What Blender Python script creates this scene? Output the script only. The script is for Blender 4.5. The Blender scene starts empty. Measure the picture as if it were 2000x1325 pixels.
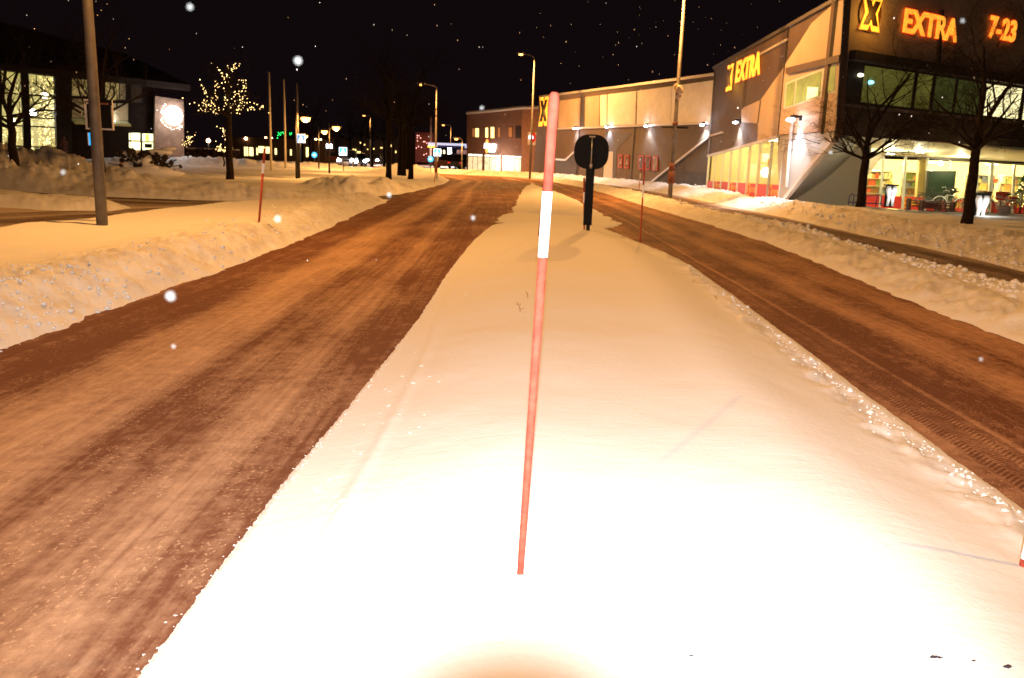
import bpy, math, random
import numpy as np
from mathutils import Vector, Matrix
S = bpy.context.scene
rad = math.radians
# ------------------------------------------------------------------ camera
F_PX, CAM_H = 1650.0, 1.65
_p, _r = rad(12.15), math.asin(.036)
FW = np.array([0, math.cos(_p), -math.sin(_p)])
_r0 = np.array([1, 0, 0.]); _u0 = np.array([0, math.sin(_p), math.cos(_p)])
RT = math.cos(_r)*_r0+math.sin(_r)*_u0
UP = math.cos(_r)*_u0-math.sin(_r)*_r0
EYE = np.array([0, 0, CAM_H])
cd = bpy.data.cameras.new('camera'); cam = bpy.data.objects.new('camera', cd); S.collection.objects.link(cam)
M = Matrix([[RT[i], UP[i], -FW[i], EYE[i]] for i in range(3)]+[[0, 0, 0, 1]])
cam.matrix_world = M
cd.sensor_width = 36; cd.lens = F_PX/2000*36; cd.clip_start = .05; cd.clip_end = 2000
cd.dof.use_dof = True; cd.dof.focus_distance = 4.5; cd.dof.aperture_fstop = 6.0; cd.dof.aperture_blades = 0
S.camera = cam
# ------------------------------------------------------------------ night sky
w = bpy.data.worlds.new("World"); S.world = w; w.use_nodes = True
bg = w.node_tree.nodes['Background']; bg.inputs[0].default_value = (.55, .30, .36, 1); bg.inputs[1].default_value = .004
S.view_settings.view_transform = 'Standard'; S.view_settings.look = 'None'; S.view_settings.exposure = 1.15; S.view_settings.gamma = 1
S.cycles.use_denoising = True
S.cycles.max_bounces = 6; S.cycles.transparent_max_bounces = 12; S.cycles.sample_clamp_indirect = 4
SODIUM = (1.0, .445, .105)
# camera flash that lights the snow in front (a real lamp just above the lens)
def lamp(name, kind, loc, power, color, parent=None, rad_=.05, rot=None, spot=None, blend=.5, size=None):
    d = bpy.data.lights.new(name, kind); d.energy = power; d.color = color
    if kind in ('POINT', 'SPOT'): d.shadow_soft_size = rad_
    if kind == 'SPOT': d.spot_size = spot; d.spot_blend = blend
    if kind == 'AREA': d.shape = 'RECTANGLE'; d.size, d.size_y = size
    o = bpy.data.objects.new(name, d); S.collection.objects.link(o); o.location = loc
    if rot is not None: o.rotation_euler = rot
    if parent: o.parent = parent
    return o
fl = lamp('camera_flash', 'SPOT', tuple(EYE-FW*.18+UP*.125), 960, (.92, .96, .96), rad_=.02, spot=rad(92), blend=1.)
fl.rotation_euler = cam.matrix_world.to_euler()
# ------------------------------------------------------------------ helpers
def ray(x, y): return FW*F_PX+RT*(x-1000)-UP*(y-662.5)
def gp(x, y, z=0.):
    v = ray(x, y); return EYE+v*((z-CAM_H)/v[2])
def dp(x, y, d):
    v = ray(x, y); return EYE+v*(d/v[1])
class Plane:
    def __init__(s, P0, P1):
        s.P0 = np.array([P0[0], P0[1], 0.]); d = np.array([P1[0]-P0[0], P1[1]-P0[1], 0.]); s.L = np.linalg.norm(d); s.d = d/s.L
        n = np.array([s.d[1], -s.d[0], 0.])
        if n@(EYE-s.P0) < 0: n = -n
        s.n = n
    def hit(s, x, y, off=0.):
        v = ray(x, y); t = ((s.P0+s.n*off-EYE)@s.n)/(v@s.n); return EYE+v*t
    def uv(s, x, y):
        p = s.hit(x, y); return (p-s.P0)@s.d, p[2]
    def at(s, u, z, off=0.):
        p = s.P0+s.d*u+s.n*off; return np.array([p[0], p[1], z])
MATS = {}
def mat(name, col=(.5, .5, .5), rough=.6, metal=0., emit=None, estr=0., noise=0., nscale=8., bump=0., bscale=40., ribs=None, sample=True, spec=.5):
    if name in MATS: return MATS[name]
    m = bpy.data.materials.new(name); m.use_nodes = True; nt = m.node_tree; b = nt.nodes['Principled BSDF']
    b.inputs['Base Color'].default_value = (*col, 1); b.inputs['Roughness'].default_value = rough; b.inputs['Metallic'].default_value = metal
    b.inputs['Specular IOR Level'].default_value = spec
    if emit: b.inputs['Emission Color'].default_value = (*emit, 1); b.inputs['Emission Strength'].default_value = estr
    tc = nt.nodes.new('ShaderNodeTexCoord')
    if noise:
        n = nt.nodes.new('ShaderNodeTexNoise'); n.inputs['Scale'].default_value = nscale; n.inputs['Detail'].default_value = 6
        nt.links.new(tc.outputs['Object'], n.inputs['Vector'])
        r = nt.nodes.new('ShaderNodeValToRGB'); r.color_ramp.elements[0].position = .3; r.color_ramp.elements[1].position = .7
        r.color_ramp.elements[0].color = (*[c*(1-noise) for c in col], 1); r.color_ramp.elements[1].color = (*[min(1, c*(1+noise)) for c in col], 1)
        nt.links.new(n.outputs[0], r.inputs[0]); nt.links.new(r.outputs[0], b.inputs['Base Color'])
    if bump or ribs:
        bp = nt.nodes.new('ShaderNodeBump'); bp.inputs['Strength'].default_value = bump or .6; bp.inputs['Distance'].default_value = .03
        if ribs:
            t = nt.nodes.new('ShaderNodeTexWave'); t.bands_direction = ribs[0]; t.inputs['Scale'].default_value = ribs[1]; t.inputs['Distortion'].default_value = .0
            nt.links.new(tc.outputs['Object'], t.inputs['Vector']); nt.links.new(t.outputs[0], bp.inputs['Height'])
        else:
            t = nt.nodes.new('ShaderNodeTexNoise'); t.inputs['Scale'].default_value = bscale; t.inputs['Detail'].default_value = 5
            nt.links.new(tc.outputs['Object'], t.inputs['Vector']); nt.links.new(t.outputs[0], bp.inputs['Height'])
        nt.links.new(bp.outputs[0], b.inputs['Normal'])
    if not sample: m.cycles.emission_sampling = 'NONE'
    MATS[name] = m; return m
def glass(name, tint=(.9, .95, .9), refl=.12):
    if name in MATS: return MATS[name]
    m = bpy.data.materials.new(name); m.use_nodes = True; nt = m.node_tree; nt.nodes.clear()
    o = nt.nodes.new('ShaderNodeOutputMaterial'); mx = nt.nodes.new('ShaderNodeMixShader'); t = nt.nodes.new('ShaderNodeBsdfTransparent'); g = nt.nodes.new('ShaderNodeBsdfGlossy')
    t.inputs[0].default_value = (*tint, 1); g.inputs['Roughness'].default_value = .03; mx.inputs[0].default_value = refl
    nt.links.new(t.outputs[0], mx.inputs[1]); nt.links.new(g.outputs[0], mx.inputs[2]); nt.links.new(mx.outputs[0], o.inputs[0])
    MATS[name] = m; return m
class MB:
    def __init__(s): s.v = []; s.f = []
    def add(s, vs, fs):
        k = len(s.v); s.v += [tuple(float(c) for c in p) for p in vs]; s.f += [tuple(i+k for i in f) for f in fs]; return s
    def box(s, c, size, ax=None):
        # ax: 3 axis vectors
        if ax is None: ax = np.eye(3)
        ax = [np.array(a, float) for a in ax]; c = np.array(c, float); h = [x/2 for x in size]
        vs = [c+ax[0]*h[0]*i+ax[1]*h[1]*j+ax[2]*h[2]*k for i in (-1, 1) for j in (-1, 1) for k in (-1, 1)]
        return s.add(vs, [(0, 1, 3, 2), (4, 6, 7, 5), (0, 4, 5, 1), (2, 3, 7, 6), (0, 2, 6, 4), (1, 5, 7, 3)])
    def tube(s, pts, rs, n=10, cap=True):
        pts = [np.array(p, float) for p in pts]
        if not hasattr(rs, '__len__'): rs = [rs]*len(pts)
        k = len(s.v); ref = None
        for i, p in enumerate(pts):
            a = pts[max(i-1, 0)]; b = pts[min(i+1, len(pts)-1)]; t = b-a; t = t/(np.linalg.norm(t)+1e-9)
            if ref is None: ref = np.array([0, 0, 1.]) if abs(t[2]) < .9 else np.array([1, 0, 0.])
            x = np.cross(ref, t); x /= np.linalg.norm(x)+1e-9; y = np.cross(t, x); ref = y if abs(t[2]) > .2 or True else ref
            for j in range(n):
                a_ = 2*math.pi*j/n; s.v.append(tuple(p+(x*math.cos(a_)+y*math.sin(a_))*rs[i]))
            ref = y
        for i in range(len(pts)-1):
            for j in range(n):
                s.f.append((k+i*n+j, k+i*n+(j+1) % n, k+(i+1)*n+(j+1) % n, k+(i+1)*n+j))
        if cap:
            s.f.append(tuple(k+j for j in range(n))[::-1]); s.f.append(tuple(k+(len(pts)-1)*n+j for j in range(n)))
        return s
    def prism(s, pts, off):
        """polygon pts (3D) pushed back by vector off"""
        n = len(pts); off = np.array(off); a = [np.array(p) for p in pts]; b = [p+off for p in a]
        return s.add(a+b, [tuple(range(n)), tuple(range(2*n-1, n-1, -1))]+[(i, i+n, (i+1) % n+n, (i+1) % n) for i in range(n)])
    def torus(s, c, R_, r_, ax, n=24, m=6):
        c = np.array(c, float); X, Y = [np.array(a, float) for a in ax]; Z = np.cross(X, Y); k = len(s.v)
        for i in range(n):
            a = 2*math.pi*i/n; d = X*math.cos(a)+Y*math.sin(a)
            for j in range(m):
                b = 2*math.pi*j/m; s.v.append(tuple(c+d*(R_+r_*math.cos(b))+Z*r_*math.sin(b)))
        for i in range(n):
            for j in range(m):
                s.f.append((k+i*m+j, k+((i+1) % n)*m+j, k+((i+1) % n)*m+(j+1) % m, k+i*m+(j+1) % m))
        return s
    def ball(s, c, r_, jit=0., rnd=None, sub=1, sc=(1, 1, 1)):
        vs, fs = ICO[sub]; c = np.array(c)
        out = []
        for v in vs:
            k = 1+(rnd.uniform(-jit, jit) if jit else 0); out.append(c+v*r_*k*np.array(sc))
        return s.add(out, fs)
    def lathe(s, c, prof, n=20):
        k = len(s.v)
        for (r_, z) in prof:
            for j in range(n):
                a = 2*math.pi*j/n; s.v.append((c[0]+r_*math.cos(a), c[1]+r_*math.sin(a), c[2]+z))
        for i in range(len(prof)-1):
            for j in range(n): s.f.append((k+i*n+j, k+i*n+(j+1) % n, k+(i+1)*n+(j+1) % n, k+(i+1)*n+j))
        s.f.append(tuple(k+j for j in range(n))[::-1]); s.f.append(tuple(k+(len(prof)-1)*n+j for j in range(n)))
        return s
    def build(s, name, m, parent=None, smooth=False, world=False):
        me = bpy.data.meshes.new(name)
        v = s.v
        if parent is not None and world:
            l = parent.location; v = [(a-l[0], b-l[1], c-l[2]) for a, b, c in v]
        me.from_pydata(v, [], s.f); me.materials.append(m)
        if smooth: me.polygons.foreach_set('use_smooth', [True]*len(me.polygons))
        me.update()
        o = bpy.data.objects.new(name, me); S.collection.objects.link(o)
        if parent is not None: o.parent = parent
        return o
def _ico(sub):
    import bmesh
    bm = bmesh.new(); bmesh.ops.create_icosphere(bm, subdivisions=sub, radius=1); bm.verts.ensure_lookup_table()
    r = ([np.array(v.co) for v in bm.verts], [tuple(v.index for v in f.verts) for f in bm.faces]); bm.free(); return r
ICO = {1: _ico(1), 2: _ico(2), 3: _ico(3)}
def tag(o, label=None, cat=None, group=None, kind=None):
    for k, v in (('label', label), ('category', cat), ('group', group), ('kind', kind)):
        if v: o[k] = v
    return o
def thing(name, label, cat, loc=(0, 0, 0), group=None):
    o = bpy.data.objects.new(name, None); S.collection.objects.link(o); o.location = [float(c) for c in loc]; o.empty_display_size = .2
    return tag(o, label, cat, group)
def copy_tree(o, parent=None):
    c = o.copy(); S.collection.objects.link(c)
    if parent is not None: c.parent = parent
    for ch in list(o.children): copy_tree(ch, c)
    return c
def dup(o, loc, label, rz=None):
    c = copy_tree(o); c.location = [float(x) for x in loc]; c['label'] = label
    if rz is not None: c.rotation_euler.z = rz
    return c
def text_mesh(name, s, size, depth, m, parent, origin, xdir, up=(0, 0, 1), bold=0., align='LEFT', sx=1.):
    cu = bpy.data.curves.new(name, 'FONT'); cu.body = s; cu.size = size; cu.extrude = depth; cu.offset = bold; cu.align_x = align; cu.space_character = 1.05
    t = bpy.data.objects.new(name, cu); S.collection.objects.link(t)
    bpy.context.view_layer.update()
    me = bpy.data.meshes.new_from_object(t.evaluated_get(bpy.context.evaluated_depsgraph_get()))
    bpy.data.objects.remove(t); me.materials.clear(); me.materials.append(m); me.name = name
    o = bpy.data.objects.new(name, me); S.collection.objects.link(o)
    x = Vector(xdir).normalized(); u = Vector(up).normalized(); z = x.cross(u).normalized()
    mw = Matrix(((x[0]*sx, u[0], z[0], 0), (x[1]*sx, u[1], z[1], 0), (x[2]*sx, u[2], z[2], 0), (0, 0, 0, 1)))
    me.transform(mw)
    l = parent.location if parent is not None else Vector((0, 0, 0))
    me.transform(Matrix.Translation(Vector([float(c) for c in origin])-l))
    if parent is not None: o.parent = parent
    return o
# ------------------------------------------------------------------ noise
_rs = np.random.RandomState(4); TAB = _rs.rand(256, 256)
def vnoise(x, y):
    xi = np.floor(x).astype(int); yi = np.floor(y).astype(int); fx = x-xi; fy = y-yi
    fx = fx*fx*(3-2*fx); fy = fy*fy*(3-2*fy)
    a = TAB[xi % 256, yi % 256]; b = TAB[(xi+1) % 256, yi % 256]; c = TAB[xi % 256, (yi+1) % 256]; d = TAB[(xi+1) % 256, (yi+1) % 256]
    return (a*(1-fx)+b*fx)*(1-fy)+(c*(1-fx)+d*fx)*fy-.5
def fbm(x, y, sc, octs=4, gain=.5):
    o = 0; a = 1
    for i in range(octs):
        o = o+a*vnoise(x*sc+17.3*i, y*sc+5.1*i); sc *= 2.03; a *= gain
    return o
def billow(x, y, sc, octs=3):
    o = 0; a = 1
    for i in range(octs):
        o = o+a*(1-2*np.abs(vnoise(x*sc+31.3*i, y*sc+9.7*i)))**1.5; sc *= 2.1; a *= .5
    return o-.9
def sstep(t): t = np.clip(t, 0, 1); return t*t*(3-2*t)
def poly_sd(x, y, P):
    """signed distance, positive inside"""
    d = np.full(x.shape, 1e9); ins = np.zeros(x.shape, bool); n = len(P)
    for i in range(n):
        ax, ay = P[i]; bx, by = P[(i+1) % n]; ex, ey = bx-ax, by-ay; L2 = ex*ex+ey*ey+1e-12
        t = np.clip(((x-ax)*ex+(y-ay)*ey)/L2, 0, 1); d = np.minimum(d, (x-ax-t*ex)**2+(y-ay-t*ey)**2)
        c = ((ay > y) != (by > y)) & (x < ex*(y-ay)/(ey if abs(ey) > 1e-9 else 1e-9)+ax); ins ^= c
    d = np.sqrt(d); return np.where(ins, d, -d)
def line_d(x, y, P):
    d = np.full(x.shape, 1e9)
    for i in range(len(P)-1):
        ax, ay = P[i]; bx, by = P[i+1]; ex, ey = bx-ax, by-ay; L2 = ex*ex+ey*ey+1e-12
        t = np.clip(((x-ax)*ex+(y-ay)*ey)/L2, 0, 1); d = np.minimum(d, (x-ax-t*ex)**2+(y-ay-t*ey)**2)
    return np.sqrt(d)
def base_z(x, y):
    """ground level before the snow; the store's forecourt lies a little lower"""
    x = np.asarray(x, float); y = np.asarray(y, float)
    return -.55*sstep((x-12.5)/3.5)*sstep((y-29)/5.5)*sstep((60-y)/4)
HEAPS = []
def heap(x, y, rx, ry, h, ang=0.): HEAPS.append((x, y, rx, ry, h, ang))
_h = gp(95, 372); heap(-16.2, 29.8, 3.8, 1.5, .55, .05); heap(-12.4, 28.3, 1.6, .9, .22)
heap(-22.5, 38.5, 3.4, 2.2, 1.0); heap(-17.5, 38.5, 2.2, 1.6, .4)
heap(-9.9, 28.3, 1.1, .9, .26); heap(-8.7, 28.2, .7, .7, .16)
heap(-6.9, 33.5, 1.1, 2.6, .36, .5); heap(-7.9, 34.8, .8, 1.4, .34, .3); heap(-5.6, 36.0, .8, 1.5, .25)
heap(-24, 66, 8, 2.2, .5); heap(-29, 62, 2.5, 1.5, .3); heap(-16, 68, 5, 2, .35)
heap(-8.5, 66, 2.2, 5, .5)
REGIONS = {}
def region(name, P, plateau, rise, edges=(), lumpw=1.0, lump=.1, ridge=0., smooth=.02, base=.0, heaps=False, ew=1.):
    REGIONS[name] = dict(P=P, plateau=plateau, rise=rise, edges=edges, lumpw=lumpw, lump=lump, ridge=ridge, smooth=smooth, base=base, heaps=heaps, ew=ew)
MED_R = [(2.62, -6), (2.60, 4), (2.66, 6.1), (2.71, 7.3), (2.78, 9.5), (2.84, 11.2), (2.9, 13.9), (2.8, 15.7), (2.58, 17.6), (2.25, 20.2), (1.9, 21.6)]
MED_L = [(-.6, 20.8), (-.84, 16.9), (-.96, 12.2), (-.97, 8.6), (-1.03, 6.6), (-1.09, 5), (-1.14, 4), (-1.16, 2.4), (-1.16, -6)]
region('median_snow', MED_R+[(1.2, 22.5), (.3, 22.4), (-.3, 21.7)]+MED_L, .2, 1.3, [MED_R], .42, .085, .03, .008, ew=.12)
region('median_island_snow', [(-.15, 26.5), (.05, 25.2), (.6, 24.7), (1.9, 24.5), (2.45, 25.0), (2.7, 27), (2.5, 34), (2.1, 42), (1.2, 52), (.8, 54), (.45, 50), (.1, 38)], .15, .8, [], 1, 0, 0, .012)
VL = [(-4.1, -6), (-4.08, 9), (-3.95, 12), (-4.05, 17.3), (-4.45, 28)]
region('crossing_snow', [(-.55, 21.6), (.6, 21.9), (2.3, 21.3), (2.75, 23), (2.8, 25.4), (1.6, 25.6), (.2, 26.2), (-.35, 25)], .035, .35, [], 1, 0, 0, .012, ew=2.5)
region('verge_snow', VL+[(-4.6, 30.3), (-5.4, 29.2), (-7.2, 24.8), (-8.1, 22.2), (-8.6, 17.6), (-8.9, 14.6), (-9.2, 10), (-9.3, -6)], .26, .8, [VL], 1.7, .12, .06, .02)
LW = [(-24, 30.5), (-17, 27.9), (-12.8, 26.4), (-9.7, 26.4), (-7.3, 27.3), (-5.6, 31.5), (-5.0, 34.5)]
LR = [(-5.0, 34.5), (-4.55, 38), (-4.2, 49), (-4.5, 57), (-5.6, 64), (-8.5, 68.5), (-14, 71)]
region('lawn_snow', LW+LR[1:]+[(-24, 73), (-50, 74), (-70, 90), (-90, 90), (-90, 20), (-40, 26)], .22, 1.0, [LW, LR], 1.4, .09, .02, .03, heaps=True)
region('path_snow', [(-13.5, 21.3), (-11.2, 20.6), (-10.0, 20.9), (-10.2, 22.4), (-11.3, 23.6), (-13, 24.3), (-15.5, 25.6), (-20, 26.5), (-30, 27), (-30, 12), (-15.5, 15), (-13.2, 17)], .2, .7, [[(-13.5, 21.3), (-11.2, 20.6), (-10.0, 20.9)]], 1.4, .1, .05, .03)
B1 = [(5.15, -6), (5.12, 8), (5.15, 11), (5.45, 15), (5.55, 18.6), (5.45, 23.3), (4.9, 32.5), (4.5, 44), (4.1, 51), (2.1, 66)]
B1o = [(7.4, -6), (7.4, 12), (7.35, 18), (7.8, 22.5), (7.0, 25.5), (6.7, 33), (6.3, 44), (5.4, 55), (3.8, 66)]
region('kerb_bank_snow', B1+B1o[::-1], .15, .8, [B1, B1o], 1.2, .13, .02, .02)
B2 = [(9.6, -6), (9.4, 8), (9.0, 13.7), (9.2, 17), (8.9, 21), (8.9, 28), (8.6, 35), (8.2, 45), (7.0, 55), (5, 66), (1.5, 72.5), (-4, 75), (-14, 78)]
region('forecourt_bank_snow', B2+[(-14, 82), (-4, 80), (3, 76.5), (7, 68), (10.6, 54), (10.7, 36), (12, 33.8), (16, 32.2), (22, 30), (40, 26), (40, -6)], .34, 1.7, [B2], 2.6, .13, .05, .03)
region('wall_foot_snow', [(10.9, 34), (11.3, 52), (2.4, 80), (0, 84), (-.8, 84), (6.8, 66), (9.6, 54), (10.0, 42)], .3, .5, [[(10.0, 42), (9.6, 54), (6.8, 66)]], 2.0, .15, .0, .04)
def region_h(nm, x, y):
    r = REGIONS[nm]; d = poly_sd(x, y, r['P'])
    d = d+r['ew']*(.10*fbm(x, y, 1.1, 3)+.06*fbm(x, y, 5, 2))+.012*fbm(x, y, 31, 2)
    h = r['plateau']*sstep(d/r['rise'])**.75+.018*sstep(d/.05)-.018*sstep(d/1.2)
    h = h-.08*sstep(-d/.15)
    h = h+r['smooth']*fbm(x, y, .9, 4)*2*sstep(d/.4)
    if r['edges']:
        le = np.min([line_d(x, y, e) for e in r['edges']], axis=0)
        mk = sstep(1-(le-r['lumpw']*.5)/(r['lumpw']*.7))*sstep((d+.05)/.3)
        h = h+mk*(r['lump']*(billow(x, y, 3.2, 4)*.55+.5*fbm(x, y, .8, 2)+.25*fbm(x, y, 14, 2))+r['lump']*.25)
        h = h+r['ridge']*np.exp(-((le-r['rise']*.8)/.35)**2)
    else: mk = np.zeros(x.shape)
    if r['heaps']:
        hs = np.zeros(x.shape)
        for (cx, cy, rx, ry, hh, an) in HEAPS:
            ca, sa = math.cos(an), math.sin(an); dx = (x-cx)*ca+(y-cy)*sa; dy = -(x-cx)*sa+(y-cy)*ca
            g = np.exp(-((dx/rx)**2+(dy/ry)**2)**1.3)*hh; hs = np.maximum(hs, g)
        inn = sstep(d/.5)
        h = h+hs*inn*(1+.55*fbm(x, y, .9, 3))+np.minimum(hs, .4)*inn*(.38*billow(x, y, 2.6, 4)+.3*fbm(x, y, 6, 3)); mk = np.maximum(mk, np.clip(hs*2, 0, 1))
    if nm == 'median_snow':
        dd = np.sqrt((x-.06)**2+(y-2.8)**2); h = h-.035*np.exp(-(dd/.028)**2)+.004*np.exp(-((dd-.075)/.03)**2)
        h = h+.012*np.exp(-((x+.72+.03*np.sin(y*.8))/.04)**2)*sstep((14-y)/6)+.012*vnoise(x*2.6, y*1.4)*sstep((d-.1)/.5)
    return base_z(x, y)+h, d, mk
def snow_z(x, y):
    x = np.array([float(x)]); y = np.array([float(y)]); z = float(base_z(x, y)[0])
    for nm in REGIONS:
        h, d, _ = region_h(nm, x, y)
        if d[0] > 0: z = max(z, float(h[0]))
    return z
# polar grid, fine inside the view and coarse outside it
th = np.concatenate([np.linspace(-180, -50, 50, endpoint=False), np.linspace(-50, -36, 30, endpoint=False), np.linspace(-36, 36, 640, endpoint=False), np.linspace(36, 50, 30, endpoint=False), np.linspace(50, 180, 51)])
rr = [0.15]
while rr[-1] < 110: rr.append(rr[-1]*1.0095+.0012)
rr = np.array(rr)
TH, RR = np.meshgrid(np.radians(th), rr); GX = RR*np.sin(TH); GY = RR*np.cos(TH)
def grid_mesh(name, keep, X, Y, Z, m, dirt=None, smooth=True, extra=None):
    nr, nt_ = X.shape
    fk = keep[:-1, :-1] | keep[1:, :-1] | keep[:-1, 1:] | keep[1:, 1:]
    ii, jj = np.nonzero(fk); idx = ii*nt_+jj
    F = np.stack([idx, idx+nt_, idx+nt_+1, idx+1], 1)[:, ::-1]
    used, inv = np.unique(F, return_inverse=True); F = inv.reshape(-1, 4)
    V = np.stack([X.ravel()[used], Y.ravel()[used], Z.ravel()[used]], 1)
    me = bpy.data.meshes.new(name); me.vertices.add(len(V)); me.vertices.foreach_set('co', V.ravel())
    me.loops.add(F.size); me.loops.foreach_set('vertex_index', F.ravel().astype(np.int32))
    me.polygons.add(len(F)); me.polygons.foreach_set('loop_start', np.arange(0, F.size, 4, dtype=np.int32)); me.polygons.foreach_set('loop_total', np.full(len(F), 4, np.int32))
    me.update(calc_edges=True); me.validate()
    if smooth: me.polygons.foreach_set('use_smooth', np.ones(len(me.polygons), bool))
    if dirt is not None:
        a = me.attributes.new('rough_snow', 'FLOAT', 'POINT'); a.data.foreach_set('value', dirt.ravel()[used].astype(np.float32))
    me.materials.append(m); o = bpy.data.objects.new(name, me); S.collection.objects.link(o); return o
def snow_mat():
    m = bpy.data.materials.new('snow'); m.use_nodes = True; nt = m.node_tree; b = nt.nodes['Principled BSDF']; N = nt.nodes.new; L = nt.links.new
    b.inputs['Roughness'].default_value = .75; b.inputs['Specular IOR Level'].default_value = .25
    tc = N('ShaderNodeTexCoord'); at = N('ShaderNodeAttribute'); at.attribute_name = 'rough_snow'
    n = N('ShaderNodeTexNoise'); n.inputs['Scale'].default_value = 2.2; n.inputs['Detail'].default_value = 9; n.inputs['Roughness'].default_value = .7; L(tc.outputs['Object'], n.inputs['Vector'])
    mu = N('ShaderNodeMath'); mu.operation = 'MULTIPLY'; L(at.outputs['Fac'], mu.inputs[0])
    r = N('ShaderNodeValToRGB'); r.color_ramp.elements[0].position = .42; r.color_ramp.elements[1].position = .68; r.color_ramp.elements[0].color = (0, 0, 0, 1); r.color_ramp.elements[1].color = (.75, .75, .75, 1)
    L(n.outputs[0], r.inputs[0]); L(r.outputs[0], mu.inputs[1])
    mx = N('ShaderNodeMix'); mx.data_type = 'RGBA'; mx.inputs['A'].default_value = (.86, .86, .88, 1); mx.inputs['B'].default_value = (.50, .44, .38, 1); L(mu.outputs[0], mx.inputs['Factor']); L(mx.outputs['Result'], b.inputs['Base Color'])
    n2 = N('ShaderNodeTexNoise'); n2.inputs['Scale'].default_value = 38; n2.inputs['Detail'].default_value = 6; L(tc.outputs['Object'], n2.inputs['Vector'])
    mp = N('ShaderNodeMapping'); mp.inputs['Scale'].default_value = (1.2, 6, 1); mp.inputs['Rotation'].default_value = (0, 0, .15); L(tc.outputs['Object'], mp.inputs['Vector'])
    n3 = N('ShaderNodeTexNoise'); n3.inputs['Scale'].default_value = 3.5; n3.inputs['Detail'].default_value = 5; L(mp.outputs[0], n3.inputs['Vector'])
    ad = N('ShaderNodeMath'); ad.operation = 'ADD'; L(n2.outputs[0], ad.inputs[0]); L(n3.outputs[0], ad.inputs[1])
    bp = N('ShaderNodeBump'); bp.inputs['Strength'].default_value = .3; bp.inputs['Distance'].default_value = .008; L(ad.outputs[0], bp.inputs['Height']); L(bp.outputs[0], b.inputs['Normal'])
    return m
SNOW = snow_mat(); MATS['snow'] = SNOW
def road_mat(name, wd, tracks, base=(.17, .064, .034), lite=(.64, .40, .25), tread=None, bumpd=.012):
    """u = metres across from the left edge, v = metres along"""
    m = bpy.data.materials.new(name); m.use_nodes = True; nt = m.node_tree; b = nt.nodes['Principled BSDF']; N = nt.nodes.new; L = nt.links.new
    def math_(op, a, c=None, c2=None):
        k = N('ShaderNodeMath'); k.operation = op
        for i, q in enumerate((a, c, c2)):
            if q is None: continue
            if isinstance(q, (int, float)): k.inputs[i].default_value = q
            else: L(q, k.inputs[i])
        return k.outputs[0]
    uv = N('ShaderNodeUVMap'); sp = N('ShaderNodeSeparateXYZ'); L(uv.outputs[0], sp.inputs[0]); u, v = sp.outputs[0], sp.outputs[1]
    def nz(su, sv, sc, det=5, ro=.55):
        cb = N('ShaderNodeCombineXYZ'); L(math_('MULTIPLY', u, su), cb.inputs[0]); L(math_('MULTIPLY', v, sv), cb.inputs[1])
        n = N('ShaderNodeTexNoise'); n.inputs['Scale'].default_value = sc; n.inputs['Detail'].default_value = det; n.inputs['Roughness'].default_value = ro; L(cb.outputs[0], n.inputs['Vector']); return n.outputs[0]
    wob = math_('MULTIPLY', math_('SUBTRACT', nz(.1, .12, 1, 2), .5), .25)
    uu = math_('ADD', u, wob)
    r = N('ShaderNodeValToRGB'); r.color_ramp.interpolation = 'EASE'
    els = r.color_ramp.elements
    while len(els) < len(tracks): els.new(.5)
    for e, (p_, val) in zip(els, tracks): e.position = p_; e.color = (val, val, val, 1)
    L(math_('DIVIDE', uu, wd), r.inputs[0])
    streak = math_('MULTIPLY', math_('SUBTRACT', nz(5, .09, 1, 6, .6), .5), .75)
    fine = math_('MULTIPLY', math_('SUBTRACT', nz(26, .5, 1, 5, .6), .5), .7)
    mott = math_('MULTIPLY', math_('SUBTRACT', nz(8, 6.5, 1, 10, .78), .5), 1.7)
    big = math_('MULTIPLY', math_('SUBTRACT', nz(1.3, .5, 1, 5), .5), 1.3)
    thin = math_('MULTIPLY', math_('SUBTRACT', nz(15, .03, 1, 4, .5), .5), .4)
    f = math_('ADD', math_('ADD', math_('ADD', r.outputs[0], thin), streak), math_('ADD', mott, math_('ADD', big, fine)))
    hgt = f
    if tread:
        for (a0, a1, amp) in tread:
            inb = math_('MULTIPLY', math_('GREATER_THAN', u, a0), math_('LESS_THAN', u, a1))
            cb = N('ShaderNodeCombineXYZ'); L(math_('MULTIPLY', math_('ADD', v, math_('MULTIPLY', math_('ABSOLUTE', math_('SUBTRACT', u, (a0+a1)/2)), .8)), 1.0), cb.inputs[0])
            wv = N('ShaderNodeTexWave'); wv.inputs['Scale'].default_value = 7; wv.inputs['Distortion'].default_value = 1.2; wv.inputs['Detail'].default_value = 2; wv.inputs['Detail Scale'].default_value = 3; L(cb.outputs[0], wv.inputs['Vector'])
            tv = math_('MULTIPLY', math_('MULTIPLY', math_('SUBTRACT', wv.outputs[0], .5), amp), inb); f = math_('ADD', f, tv)
    gr_ = math_('MULTIPLY', math_('MULTIPLY', math_('GREATER_THAN', nz(46, 40, 1, 4, .6), .60), math_('GREATER_THAN', nz(3, 1.1, 1, 6, .7), .50)), .55)
    f = math_('ADD', f, gr_)
    k = N('ShaderNodeClamp'); L(f, k.inputs[0])
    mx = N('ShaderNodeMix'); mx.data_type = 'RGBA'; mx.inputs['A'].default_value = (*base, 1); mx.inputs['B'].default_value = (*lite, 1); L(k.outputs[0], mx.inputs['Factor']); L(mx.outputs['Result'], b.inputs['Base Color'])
    b.inputs['Roughness'].default_value = .8; b.inputs['Specular IOR Level'].default_value = .2
    bp = N('ShaderNodeBump'); bp.inputs['Strength'].default_value = .5; bp.inputs['Distance'].default_value = bumpd; L(f, bp.inputs['Height']); L(bp.outputs[0], b.inputs['Normal'])
    return m
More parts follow.
